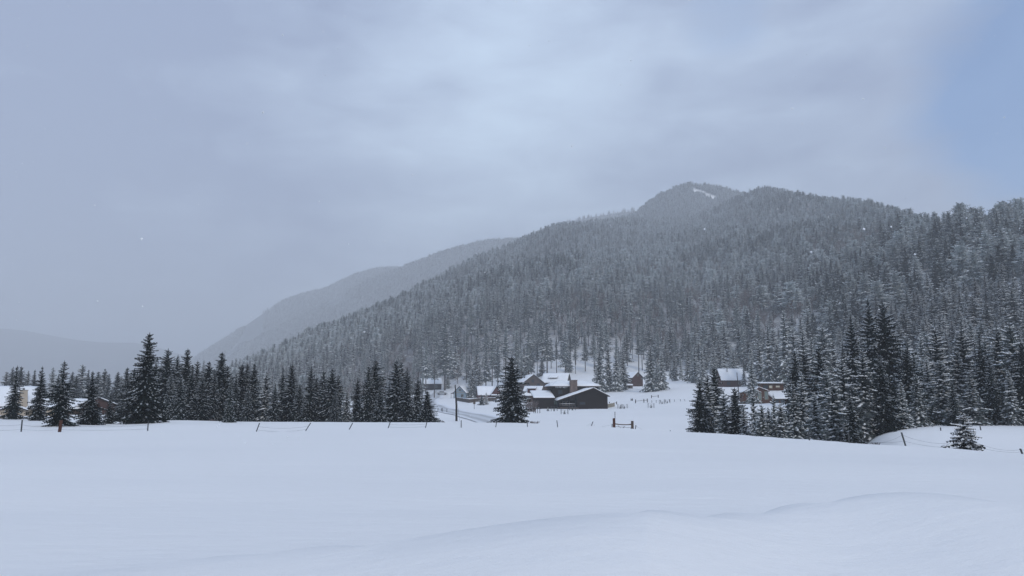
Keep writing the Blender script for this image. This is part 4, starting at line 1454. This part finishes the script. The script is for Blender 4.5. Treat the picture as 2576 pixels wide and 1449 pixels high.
def brown_cabin():
    H = House('brown_cabin', 'brown cabin with a plain snowy roof and stovepipe up the slope at the right', 1850, 232, rot=20, py=975)
    H.gable_x(-3.8, 3.8, 0, 6.2, 2.5, 3.3, M_BARN, oh=0.45, snow=0.16, base=-0.2)
    H.boxpart('foundation', (-3.8, 3.8, 0.03, 6.17, -2.6, -0.2), M_PINK)
    mb = MB()
    mb.tube([(-1.4, 2.0, 3.6), (-1.4, 2.0, 6.2)], 0.13, 8)
    pipe = H.part('stovepipe', mb, M_METAL)
    mb = MB()
    mb.tube([(-1.4, 2.0, 6.2), (-1.4, 2.0, 6.32)], 0.2, 8)
    H.part('pipe_cap', mb, M_METAL, pipe)
    H.window(1.7, 1.1, 0.5, 0.7, 0, frame=M_TRIM)
    H.window(2.5, 1.1, 0.5, 0.7, 0, frame=M_TRIM)
    H.window(-1.8, 0.9, 0.9, 0.8, 0, frame=M_DARKTRIM)


def cedar_house():
    H = House('cedar_house', 'modern cedar-clad house with tall windows behind the right-hand spruces', 1921, 192, rot=10, py=1016)
    # left wing
    H.gable_y(-4.9, -2.1, 0.5, 6, 2.9, 0.5, M_CEDAR, oh=0.25, snow=0.16, split=0.35)
    H.window(-3.3, 0.6, 0.5, 2.0, 0.5, pane=M_PALEGLASS, frame=M_TRIM)
    # entrance tower
    H.gable_y(-2.1, 1.2, -0.8, 5, 3.2, 0.9, M_CEDAR, oh=0.35, snow=0.22, roofmat=M_REDWOOD, split=0.3)
    H.window(-1.25, 1.0, 0.36, 1.7, -0.8, pane=M_PALEGLASS, frame=M_TRIM)
    H.window(-0.75, 1.0, 0.36, 1.7, -0.8, pane=M_PALEGLASS, frame=M_TRIM)
    H.window(0.7, 1.2, 0.75, 1.9, -0.8, pane=M_PALEGLASS, frame=M_TRIM)
    # upper block
    mb = MB()
    mb.box(0.6, 6.2, 5.2, 10, -1.2, 5.2)
    H.part('wall', mb, M_CEDAR)
    H.roof([[(0.1, 4.6, 5.2), (6.6, 4.6, 5.2), (6.6, 10.4, 5.6), (0.1, 10.4, 5.6)]], M_BROWN, 0.10)
    H.window(3.0, 4.1, 0.7, 0.6, 5.2, pane=M_PALEPANE, frame=M_TRIM)
    H.window(1.7, 4.0, 1.2, 0.7, 5.2, frame=M_DARKTRIM)
    H.window(4.8, 4.3, 0.9, 0.35, 5.2, pane=M_PALEPANE, frame=M_TRIM)
    # low front room under its wide white roof
    mb = MB()
    mb.prism([(1.0, -1.2), (5.19, -1.2), (5.19, 3.2), (1.0, 1.3)], 1.4, 6.4, axis='x')
    H.part('wall', mb, M_CEDAR)
    H.roof([[(2.6, 0.4, 1.15), (7.0, 0.4, 1.15), (7.0, 5.18, 3.25), (1.0, 5.18, 3.25)]], M_DARKTRIM, 0.25)
    H.window(3.6, 0.2, 0.8, 0.8, 1.0, frame=M_DARKTRIM)
    H.window(5.0, 0.2, 0.9, 0.8, 1.0, frame=M_DARKTRIM)
    H.boxpart('deck_rail', (-0.3, 5.6, -1.6, -1.5, 0.0, 0.10), M_TRIM)
    H.cap((-0.3, 5.6, -1.65, -1.45, 0.10), 0.1, name='rail_snow')
    for k in range(7):
        H.boxpart('baluster', (-0.2 + k * 0.93, -0.12 + k * 0.93, -1.59, -1.51, -0.9, 0.0), M_TRIM)


def beige_house():
    H = House('stucco_house', 'beige stucco house with a wide white roof and tapered chimney at the left edge', 20, 108, rot=-4, py=1046)
    H.gable_x(-7.5, 2.6, 2.0, 9, 1.5, 2.6, M_BEIGE, oh=0.5, snow=0.3)
    mb = MB()
    mb.prism([(0.9, 0.2), (2.35, 0.2), (2.1, 3.6), (1.15, 3.6)], 1.0, 1.8)
    c = H.part('chimney', mb, M_BEIGE)
    H.boxpart('chimney_cap', (1.08, 2.17, 0.93, 1.87, 3.6, 3.72), M_TRIM, c)
    mb = MB()
    mb.tube([(1.6, 1.4, 3.72), (1.6, 1.4, 4.0)], 0.14, 8)
    H.part('flue', mb, M_METAL, c)
    # low front porch with a small gable
    H.gable_y(-0.9, 2.2, -1.0, 1.99, 0.75, 0.55, M_BEIGE, oh=0.3, snow=0.18)
    mb = MB()
    mb.box(2.2, 6.5, 0.0, 3.0, -1.2, 0.95)
    H.part('wall', mb, M_BEIGE)
    H.roof([[(2.2, -0.4, 0.95), (6.9, -0.4, 0.95), (6.9, 3.3, 1.5), (2.2, 3.3, 1.5)]], None, 0.2)
    H.window(0.6, 0.0, 0.8, 0.5, -1.0, frame=M_TRIM)
    H.window(4.2, 0.1, 0.9, 0.6, 0.0, frame=M_TRIM)


def long_house():
    H = House('long_brown_house', 'long low brown house with a snow-edged gable half hidden behind left spruces', 215, 116, rot=10, py=1050)
    H.gable_x(-6.4, 0.2, 1.0, 7, 1.3, 1.35, M_BROWN, oh=0.4, snow=0.25)
    mb = MB()
    mb.prism([(-0.4, -1.2), (6.0, -1.2), (6.0, 1.1), (1.6, 2.9), (-0.4, 2.1)], 0, 6)
    H.part('wall', mb, M_BARN)
    H.roof([[(-0.9, -0.4, 1.95), (1.6, -0.4, 2.96), (1.6, 6.3, 2.96), (-0.9, 6.3, 1.95)], [(1.6, -0.4, 2.96), (6.6, -0.4, 0.9), (6.6, 6.3, 0.9), (1.6, 6.3, 2.96)]], M_DARKTRIM, 0.2)
    H.window(1.6, 0.4, 1.2, 0.8, 0, frame=M_DARKTRIM)
    H.window(4.2, 0.2, 1.0, 0.6, 0, frame=M_TRIM)
    H.window(-3.4, 0.3, 1.2, 0.7, 1.0, frame=M_TRIM)


for f in (dark_house, blue_house, red_cabin, grey_gable, white_roof, metal_dormer, hillside_cabin, red_barn, brown_cabin, cedar_house, beige_house, long_house):
    f()


# ------------------------------------------------------------------ fences and posts
def tpost(mb, base, top, r=0.035):
    """steel T-section post"""
    b, t = Vector(base), Vector(top)
    d = (t - b)
    x = Vector((1, 0, 0))
    for (w, h, ox, oy) in ((r, r * 0.3, 0, 0), (r * 0.3, r, 0, r * 1.2)):
        vs = []
        for p in (b, t):
            for sx, sy in ((-1, -1), (1, -1), (1, 1), (-1, 1)):
                vs.append(p + Vector((ox + sx * w, oy + sy * h, 0)))
        mb.add(vs, [(0, 1, 2, 3), (7, 6, 5, 4), (0, 4, 5, 1), (1, 5, 6, 2), (2, 6, 7, 3), (3, 7, 4, 0)])


def fence(name, label, posts, m=M_STEEL, wires=((0.85, 0.05), (0.55, 0.12)), r=0.035, wr=0.0045, skip=(), bury=0.4, cat='fence', wood=()):
    """posts: (px_top, py_top, px_base, py_base, Y)"""
    root = empty(name, (0, 0, 0))
    pts = []
    for k, (ax, ay, bx, by, Y) in enumerate(posts):
        p = on(bx, Y) if by is None else Vector(at(bx, by, Y))
        g = float(ground(p.x, p.y))
        p.z = g
        hgt = abs(by - ay) * mpp(Y) if by is not None else 0.8
        top = Vector((p.x + (ax - bx) * mpp(Y), p.y, g + hgt))
        pts.append((p, top))
    c = sum((p for p, _ in pts), Vector()) / len(pts)
    c.z = float(ground(c.x, c.y))
    root.location = c
    for k, (p, t) in enumerate(pts):
        mb = MB()
        dr = (t - p)
        b = p - dr * (bury / max(dr.length, 0.1))
        if k in wood:
            mb.tube([b - c, t - c], [0.095, 0.09], 8)
            o = mb.build('post', M_POSTWOOD, root)
            o['label'] = 'thick round red-brown wooden post'
        else:
            tpost(mb, b - c, t - c, r)
            o = mb.build('post', m, root)
    q = random.Random(len(posts))
    for f, sag in wires:
        mb = MB()
        for k in range(len(pts) - 1):
            if k in skip: continue
            a = pts[k][0].lerp(pts[k][1], f)
            b = pts[k + 1][0].lerp(pts[k + 1][1], f)
            L = []
            sg = sag * q.uniform(0.5, 2.5)
            for t in np.linspace(0, 1, 9):
                x = a.lerp(b, t)
                x.z -= sg * 4 * t * (1 - t)
                L.append(x - c)
            mb.tube(L, wr, 4, cap=False)
        if mb.v:
            mb.build('wire', M_WIRE, root)
    tag(root, label, cat)
    return root


fence('field_fence', 'line of leaning steel posts and slack wire across the snow field, one wooden post',
      [(-60, 1078, -60, 1107, 44), (51, 1076, 51, 1105, 44), (150, 1077, 148, 1106, 44), (370, 1078, 370, 1102, 46), (651, 1081, 644, 1102, 47), (780, 1081, 768, 1101, 48), (886, 1080, 878, 1096, 50), (981, 1076, 976, 1091, 52),
       (1074, 1071, 1070, 1087, 54), (1160, 1068, 1160, 1086, 55), (1250, 1066, 1247, 1084, 56), (1326, 1064, 1327, 1082, 57), (1401, 1062, 1403, 1079, 58)], wood=(2,), r=0.03, skip=(3, 5, 6, 8, 9, 10, 11), wires=((0.6, 0.06), (0.2, 0.06)))
fence('pasture_fence', 'wire fence with short posts running to the log gate',
      [(1404, 1055, 1404, 1069, 72), (1429, 1055, 1429, 1070, 72), (1463, 1053, 1463, 1070, 71), (1492, 1061, 1486, 1076, 66), (1500, 1054, 1500, 1071, 70), (1540, 1053, 1539, 1074, 68)], wires=((0.9, 0.05), (0.6, 0.05), (0.3, 0.03)), r=0.035)
fence('lower_fence', 'wire fence sagging between the log gate and the right-hand spruces',
      [(1600, 1058, 1597, 1077, 66), (1640, 1068, 1640, 1080, 66), (1686, 1061, 1687, 1083, 64), (1716, 1074, 1716, 1086, 63), (1762, 1072, 1762, 1092, 61)], wires=((0.9, 0.04), (0.45, 0.08)))
fence('right_fence', 'sagging wire fence with three leaning posts at the right of the field',
      [(2035, 1085, 2036, 1108, 47), (2136, 1089, 2137, 1117, 45), (2271, 1096, 2279, 1129, 43), (2446, 1107, 2458, 1139, 42), (2569, 1135, 2573, 1148, 40), (2640, 1125, 2640, 1150, 39)], wires=((0.8, 0.22), (0.35, 0.1)), r=0.04)
fence('mound_fence', 'two short post tips on the snow mound at the right',
      [(2367, 1077, 2367, 1085, 60), (2467, 1076, 2468, 1086, 60)], wires=(), r=0.035)
fence('verge_posts', 'four short marker posts beside the road below the cabins', [(1101.7, 1037, 1101.7, 1045, 150), (1110, 1037, 1110, 1046, 148), (1112.6, 1036, 1112.6, 1046, 147), (1124, 1038, 1124, 1047, 143)], wires=(), r=0.06)
fence('far_pasture_fence', 'row of short wire-fence posts across the upper pasture',
      [(a, 1010 + 0.06 * (a - 1640), a, 1017 + 0.04 * (a - 1640), 185) for a in (1640, 1651, 1662, 1674, 1685, 1697, 1712, 1723)], wires=((0.9, 0.03),), r=0.05)


def brace(name, label, pxs, y_top, y_base, Y, th=0.11):
    """H-shaped fence brace of dark posts and a rail"""
    P = [Vector(at(a, y_base, Y)) for a in pxs]
    for p in P: p.z = float(ground(p.x, p.y))
    c = P[0].copy()
    root = empty(name, c)
    h = (y_base - y_top) * mpp(Y)
    for p in P:
        mb = MB()
        mb.tube([p - c - Vector((0, 0, 0.4)), p - c + Vector((0, 0, h))], th, 7)
        mb.build('post', M_DARKWOOD, root)
    mb = MB()
    mb.tube([P[0] - c + Vector((0, 0, h * 0.55)), P[-1] - c + Vector((0, 0, h * 0.6))], th * 0.45, 6)
    mb.build('rail', M_GREYWOOD, root)
    tag(root, label, 'fence', 'dark fence braces in the pasture')


brace('fence_brace', 'two-post fence brace just right of the dark house', [1533, 1551], 999, 1006, 190)
brace('fence_brace', 'three-post fence brace, nearest of those in the open pasture', [1599, 1620, 1628.5], 1006, 1015.5, 190)
brace('fence_brace', 'two-post fence brace below the pair of trunks with bare feet', [1639, 1656], 994, 1001, 205)
brace('fence_brace', 'stubby close-set pair of fence posts in the upper pasture', [1587.5, 1591], 997, 1003, 200)


def gate():
    Y = 66
    a, b = Vector(at(1545, 1077, Y)), Vector(at(1591, 1077, Y))
    c = (a + b) / 2
    c.z = float(ground(c.x, c.y))
    root = empty('log_gate', c)
    tag(root, 'rustic log gate frame of two thick brown posts and a snowy sagging crossbar', 'gate')
    for p, m, hh in ((a, M_POSTWOOD, 1.02), (b, M_POSTGREY, 1.0)):
        z = float(ground(p.x, p.y)) - c.z
        p = p - c
        mb = MB()
        mb.tube([(p.x, p.y, z - 0.6), (p.x, p.y, z + hh)], [0.125, 0.115], 10)
        mb.build('post', m, root)
    x0, x1 = a.x - c.x, b.x - c.x
    zb = 0.62
    pts = [(x0 + (x1 - x0) * t, -0.02, zb + 0.03 - 0.10 * 4 * t * (1 - t) * 0.5 - 0.05 * t) for t in np.linspace(0, 1, 9)]
    mb = MB()
    mb.tube(pts, 0.05, 7)
    rail = mb.build('crossbar', M_POSTGREY, root)
    mb = MB()
    mb.tube([(p[0], p[1], p[2] + 0.05) for p in pts[1:-1]], [0.02] + [0.042] * 5 + [0.02], 6)
    mb.build('snow_line', M_ROOFSNOW, rail, True)
    for k, (u0, z0, u1, z1) in enumerate(((0.2, 0.5, 0.5, 0.1), (0.3, 0.02, 0.6, 0.45), (0.5, 0.42, 0.62, 0.0), (0.85, 0.0, 0.97, 0.45), (0.1, 0.4, 0.9, 0.3))):
        mb = MB()
        mb.tube([(x0 + (x1 - x0) * u0, 0.03, z0), (x0 + (x1 - x0) * u1, 0.03, z1)], 0.014 if k != 3 else 0.03, 5)
        mb.build('stay', M_GREYWOOD, root)


gate()


def single(name, label, cat, mb, m, loc, group=None, smooth=False):
    o = mb.build(name, m, None, smooth)
    o.location = loc
    tag(o, label, cat, group)
    return o


# tall marker behind the gate
mb = MB(); tpost(mb, (0, 0, -0.4), (0.02, 0, 1.1), 0.045)
single('marker_post', 'slim steel post standing behind the left gate post', 'post', mb, M_STEEL, on(1546.5, 108))
# utility pole by the road
p = on(1147, 104)
root = empty('utility_pole', p)
mb = MB(); h = (1066 - 976) * mpp(104)
mb.tube([(0.1, 0, -0.8), (0.06, 0, h * 0.4), (-0.14, 0, h)], [0.17, 0.13, 0.075], 10)
mb.build('pole', M_POLE, root)
mb = MB(); mb.tube([(-0.1, 0, h * 0.9), (0.55, 0, -0.1)], 0.012, 4)
mb.build('guy_wire', M_WIRE, root)
mb = MB(); mb.box(-0.22, -0.10, -0.15, -0.06, h * 0.93, h * 0.97)
mb.build('bracket', M_METAL, root)
tag(root, 'tall black utility pole rising behind the snow crest beside the road', 'utility pole')
p = on(1935, 180) if False else Vector(at(1859, 985, 205)); p.z = float(ground(p.x, p.y))
mb = MB(); mb.tube([(0, 0, -0.5), (-0.35, 0, max(3.0, at(1858, 937, 205)[2] - p.z))], [0.16, 0.09], 8)
single('utility_pole', 'dark pole standing in front of the brown cabin roof', 'utility pole', mb, M_POLE, p)
# sign on its post by the road
p = on(1193, 165)
root = empty('road_sign', p)
hs = (1040 - 1019) * mpp(165)
mb = MB(); mb.tube([(0, 0, -0.4), (0, 0, hs - 0.5)], 0.06, 6); mb.build('post', M_GREYWOOD, root)
mb = MB(); mb.box(-0.26, 0.26, -0.03, 0.03, hs - 0.75, hs); mb.build('board', M_GREYWOOD, root)
tag(root, 'small grey sign board on a post below the red cabin', 'sign')


# board fence below the cabins
def board_fence(label, pts, h, m=M_GREYWOOD):
    P = [on(a, b) for a, b in pts]
    c = P[0].copy()
    root = empty('board_fence', c)
    tag(root, label, 'fence')
    q = random.Random(len(pts))
    for k in range(len(P) - 1):
        a, b = P[k] - c, P[k + 1] - c
        L = (b - a).length
        n = max(2, int(L / 0.42))
        d = (b - a); d.z = 0; d.normalize()
        nrm = Vector((-d.y, d.x, 0))
        mb = MB()
        for i in range(n):
            t0, t1 = i / n, (i + 0.93) / n
            p0, p1 = a.lerp(b, t0), a.lerp(b, t1)
            g0 = float(ground(p0.x + c.x, p0.y + c.y)) - c.z
            hh = h * q.uniform(0.94, 1.03)
            off = nrm * q.uniform(0, 0.03)
            vs = []
            for w in (off, off + nrm * 0.04):
                vs += [p0 + w, p1 + w]
            V = []
            for z in (-0.3, hh):
                for v_ in vs:
                    V.append((v_.x, v_.y, g0 + z))
            mb.add(V, [(0, 1, 3, 2), (4, 6, 7, 5), (0, 4, 5, 1), (1, 5, 7, 3), (3, 7, 6, 2), (2, 6, 4, 0)])
        o = mb.build('boards', m, root)
        o['kind'] = 'stuff'
        mb = MB()
        mb.box(a.x - 0.08, a.x + 0.08, a.y - 0.08, a.y + 0.08, -0.4 + a.z, a.z + h + 0.05)
        mb.build('post', m, root)
        ms = MB()
        t0, t1 = a + Vector((0, 0, h)), b + Vector((0, 0, h))
        ms.snow([t0 - nrm * 0.06, t1 - nrm * 0.06, t1 + nrm * 0.12, t0 + nrm * 0.12], 0.12, seed=k, nu=10, nv=3, edge=0.2)
        ms.build('fence_snow', M_ROOFSNOW, root, True)


board_fence('weathered board fence below the blue cottage and red cabin', [(1147, 262), (1164, 248), (1180, 236), (1202, 246), (1222, 246), (1250, 244)], 1.15)
board_fence('low grey rail fence before the beige house at the left edge', [(-30, 92), (10, 92), (35, 92), (60, 93)], 0.35)
board_fence('pale lattice fence at the right end of the dark house', [(1529, 180), (1538, 181), (1547, 182)], 0.95, M_TRIM)


# parked snowy car
def car():
    p = on(1111, 312)
    root = empty('parked_car', p, -math.atan2(p.x, p.y) + R(6))
    tag(root, 'pale snow-covered car parked at the top of the road', 'car')
    mb = MB()
    prof = [(-2.2, 0.35), (2.2, 0.35), (2.25, 0.8), (1.9, 0.95), (1.1, 1.0), (0.6, 1.45), (-0.9, 1.48), (-1.5, 1.05), (-2.2, 0.95)]
    mb.prism(prof, -0.85, 0.85)
    body = mb.build('body', M_CARPAINT, root)
    for s_ in (-0.86, 0.86):
        mb = MB()
        y0, y1 = (s_ - 0.01, s_ + 0.0) if s_ < 0 else (s_, s_ + 0.01)
        mb.prism([(-1.25, 1.05), (0.95, 1.02), (0.55, 1.38), (-0.85, 1.4)], y0, y1)
        mb.build('side_window', M_GLASS, root)
        for x in (-1.4, 1.4):
            w = MB()
            w.tube([(x, s_ - 0.1, 0.33), (x, s_ + 0.1, 0.33)], 0.33, 14)
            w.build('wheel', M_TYRE, root)
    ms = MB()
    ms.snow([(-1.0, -0.8, 1.46), (0.65, -0.8, 1.46), (0.65, 0.8, 1.46), (-1.0, 0.8, 1.46)], 0.25, seed=2, nu=6, nv=6, edge=0.25)
    ms.snow([(1.0, -0.8, 1.0), (2.2, -0.8, 0.86), (2.2, 0.8, 0.86), (1.0, 0.8, 1.0)], 0.2, seed=3, nu=6, nv=6, edge=0.25)
    ms.snow([(-2.2, -0.8, 0.96), (-1.4, -0.8, 1.06), (-1.4, 0.8, 1.06), (-2.2, 0.8, 0.96)], 0.18, seed=4, nu=6, nv=6, edge=0.25)
    ms.build('snow_cover', M_ROOFSNOW, root, True)


car()

# young fenced spruces in the pasture
YOUNG = [(1378.6, 1024, 152, 'young spruce without a cage in front of the dark house, leftmost'), (1394, 1029, 150, 'tiny caged spruce left of the porch of the dark house'),
         (1420, 1034, 132, 'caged young spruce nearest the wire fence before the porch'), (1440, 1022, 158, 'tiny caged spruce right at the porch steps'),
         (1561, 1018, 172, 'caged young spruce, left of the touching pair in the pasture'), (1571, 1023, 162, 'greener caged spruce, right of the touching pair in the pasture'),
         (1666, 1017, 178, 'caged young spruce in the middle of the pasture, left of two'), (1679, 1016, 180, 'caged young spruce in the middle of the pasture, right of two'),
         (1638, 1030, 160, 'tiny snowed-in seedling between two stakes in the pasture'), (1733, 1027, 130, 'free-standing young spruce close to the right-hand stand')]
for k, (px, top, Y, lab) in enumerate(YOUNG):
    p = on(px, Y)
    h = EYE + (ray(px, top)[2] / ray(px, top)[1]) * Y - p.z
    if k in (3, 8): h = 0.8
    h = min(max(h, 0.7), 2.0)
    plant('bush', k, p, h, name='young_spruce', label=lab, group='young spruces planted in the pasture', width=1.1)
    if k not in (0, 9):
        root = empty('tree_cage', p)
        for sx in (-1, 1):
            for sy in (-1, 1):
                mb = MB()
                tpost(mb, (sx * 0.6, sy * 0.5, -0.3), (sx * 0.6, sy * 0.5, max(1.0, h * 0.75)), 0.028)
                mb.build('stake', M_STEEL, root)
        mb = MB()
        hh = max(0.9, h * 0.7)
        for z in (0.3, 0.6, hh):
            mb.tube([(-0.6, -0.5, z), (0.6, -0.5, z), (0.6, 0.5, z), (-0.6, 0.5, z), (-0.6, -0.5, z)], 0.007, 3, cap=False)
        mb.build('wire', M_WIRE, root)
        where = ['', 'left of the porch', 'nearest the wire fence', 'at the porch steps', 'at the left of the touching pair', 'at the right of the touching pair',
                 'at the left of two mid-pasture', 'at the right of two mid-pasture', 'round the snowed-in seedling'][k]
        tag(root, 'four-stake wire tree guard ' + where, 'tree guard', 'wire guards round young spruces')

# mail boxes on posts at the track by the lone spruce
for k, (px, dx, lab) in enumerate(((1343, -0.35, 'mailbox with a drooping arm, leftmost of the group by the lone spruce'), (1347.5, 0.0, 'mailbox on a post with a cross arm, middle of the group by the lone spruce'),
                                   (1358, -0.2, 'mailbox on the rightmost post by the lone spruce'))):
    p = on(px, 140)
    root = empty('mailbox', p)
    mb = MB(); mb.box(-0.05, 0.05, -0.05, 0.05, -0.3, 1.05); mb.build('post', M_DARKWOOD, root)
    mb = MB(); mb.box(-0.4, 0.3, -0.04, 0.04, 0.78, 0.86); mb.build('arm', M_DARKWOOD, root)
    mb = MB()
    mb.prism([(dx - 0.16, 0.88), (dx + 0.16, 0.88), (dx + 0.16, 1.02), (dx + 0.1, 1.1), (dx - 0.1, 1.1), (dx - 0.16, 1.02)], -0.25, 0.2)
    mb.build('box', M_METAL, root)
    tag(root, lab, 'mailbox', 'mailboxes by the lone spruce')
mb = MB(); mb.tube([(0, 0, -0.3), (0, 0, 1.05)], 0.055, 6)
single('marker_post', 'bare dark post between the mailboxes', 'post', mb, M_DARKWOOD, on(1352.5, 140))

# wooden chock, leaning board and log in the field
p = on(1694.5, 62)
mb = MB()
mb.prism([(-0.24, -0.3), (0.24, -0.3), (0.24, 0.26), (0.14, 0.24), (-0.24, 0.0)], -0.06, 0.06)
mb.box(-0.30, -0.24, -0.07, 0.07, -0.3, 0.06)
single('wooden_wedge', 'wedge-shaped wooden board end sticking from the snow by the lower fence', 'board', mb, M_GREYWOOD, p)
p = on(1716, 64) if False else on(1717, 64)
p = on(1716, 63)
mb = MB(); mb.tube([(-0.17, 0, 0.0), (0.2, 0, 0.17)], 0.03, 6)
single('broken_stake', 'short broken stake lying on the snow right of the log gate', 'stake', mb, M_GREYWOOD, on(1651, 63))
mb = MB()
mb.tube([(-0.45, 0, 0.05), (-0.2, 0, 0.16), (0.1, 0, 0.2), (0.42, 0, 0.1)], [0.10, 0.17, 0.15, 0.06], 8)
single('fallen_log', 'snow-dusted log end right of the bushy end spruce', 'log', mb, M_BARK, on(1114, 96))


# dry shrubs
def shrub(label, px, Y, w, h, n=120, m=M_STRAW, seed=0, name='dry_shrub', group=None):
    q = random.Random(seed)
    mb = MB()
    for k in range(n):
        a = q.uniform(0, 6.28)
        x0, y0 = q.uniform(-w, w) * 0.55, q.uniform(-w, w) * 0.3
        L = h * q.uniform(0.5, 1.05)
        e = Vector((x0 + math.cos(a) * L * 0.35 + x0 * 0.5, y0 + math.sin(a) * L * 0.3, L))
        mid = Vector(((x0 + e.x) / 2, (y0 + e.y) / 2, L * 0.6))
        r0 = 0.012 * max(1, Y / 80)
        mb.tube([(x0, y0, -0.1), mid, e], [r0, r0 * 0.8, r0 * 0.4], 3, cap=False)
        for j in range(2):
            a2 = q.uniform(0, 6.28)
            mb.tube([mid, mid + Vector((math.cos(a2), math.sin(a2), 1.0)) * L * 0.25], [r0 * 0.6, r0 * 0.3], 3, cap=False)
    single(name, label, 'shrub', mb, m, on(px, Y), group)


shrub('tan leafless shrub standing inside the wire fence left of the log gate', 1444, 71, 0.55, 0.55, 150, seed=1)
shrub('bare grey bush beside the left wall of the dark house', 1336, 150, 1.5, 2.3, 160, M_TWIG, 2)
shrub('low bare bush right of the small field spruce row by the road', 1345, 66, 0.5, 0.35, 50, M_TWIG, 3)
shrub('small brown thicket in front of the brown cabin', 1852, 190, 0.9, 2.2, 90, M_TWIG, 5)
shrub('tuft of dead stems at the foot of the lower fence, by the right stand', 1731, 63, 0.2, 0.22, 24, M_TWIG, 6)
shrub('tiny twigs on the snow crest before the left belt', 535, 66, 0.35, 0.2, 24, M_TWIG, 7)
shrub('crumpled dead weeds at the left foot of the snow mound', 2197, 45, 0.35, 0.14, 30, M_TWIG, 8)

# small spruces by the board fence
tree_at(1211, 993, 205, 'bush', 1, name='young_spruce', label='young spruce in front of the board fence, left of the pair there', group='young spruces by the board fence', width=1.3)
tree_at(1223, 988, 208, 'bush', 0, name='young_spruce', label='slimmer young spruce in front of the board fence, right of the pair there', group='young spruces by the board fence', width=0.7)
tree_at(1161, 990, 285, 'bush', 1, name='young_spruce', label='young spruce against the front wall of the blue cottage', group='young spruces by the board fence', width=1.0)
tree_at(1188, 925, 300, 'snowy', 2, label='snowy spruce between the blue cottage and the red cabin, left one', group='spruces between the two cabins', width=0.95)
tree_at(1206, 915, 305, 'snowy', 1, label='snowy spruce between the blue cottage and the red cabin, right one', group='spruces between the two cabins', width=0.95)
tree_at(1092, 880, 300, 'tall', 1, name='pine_tree', label='tall pine left of the hillside cabin', group='pines round the hillside cabin', width=0.9)
tree_at(1118, 790, 325, 'tall', 2, name='pine_tree', label='very tall pine rising behind the hillside cabin', group='pines round the hillside cabin', width=0.9)
tree_at(1070, 850, 318, 'tall', 0, name='pine_tree', label='tall pine standing right in front of the hillside cabin', group='pines round the hillside cabin', width=0.9)


# ------------------------------------------------------------------ snow in the air
def flakes():
    q = np.random.RandomState(4)
    V, T = [], []
    n = 420
    for k in range(n):
        Y = q.uniform(5, 38)
        px, py = q.uniform(-200, 2800), q.uniform(-50, 1120)
        p = at(px, py, Y)
        r = q.uniform(0.006, 0.019) * (Y / 14) ** 0.35
        k0 = len(V)
        d = q.normal(size=(6, 3)) * 0.25 + np.array([[1, 0, 0], [-1, 0, 0], [0, 1, 0], [0, -1, 0], [0, 0, .8], [0, 0, -.8]])
        V.extend(p + d * r)
        for f in ((0, 2, 4), (2, 1, 4), (1, 3, 4), (3, 0, 4), (2, 0, 5), (1, 2, 5), (3, 1, 5), (0, 3, 5)):
            T.append((k0 + f[0], k0 + f[1], k0 + f[2]))
    o = obj('snowflakes', np_mesh('snowflakes', V, None, T), None, M_ROOFSNOW)
    tag(o, 'scattered snowflakes drifting down over the field', kind='stuff')


flakes()

# ------------------------------------------------------------------ haze: one closed box of even air round everything
mb = MB()
mb.box(-6700, 6700, -6700, 6700, -16, 700)
hz = mb.build('haze', None)
m = bpy.data.materials.new('haze')
m.use_nodes = True
t = m.node_tree
t.nodes.clear()
out = t.nodes.new('ShaderNodeOutputMaterial')
pv = t.nodes.new('ShaderNodeVolumePrincipled')
pv.inputs['Color'].default_value = (0.90, 0.93, 0.97, 1)
pv.inputs['Density'].default_value = HAZE_DENSITY
pv.inputs['Anisotropy'].default_value = 0.0
t.links.new(pv.outputs[0], out.inputs['Volume'])
hz.data.materials.clear()
hz.data.materials.append(m)
tag(hz, 'thin snowy haze filling the valley', kind='stuff')
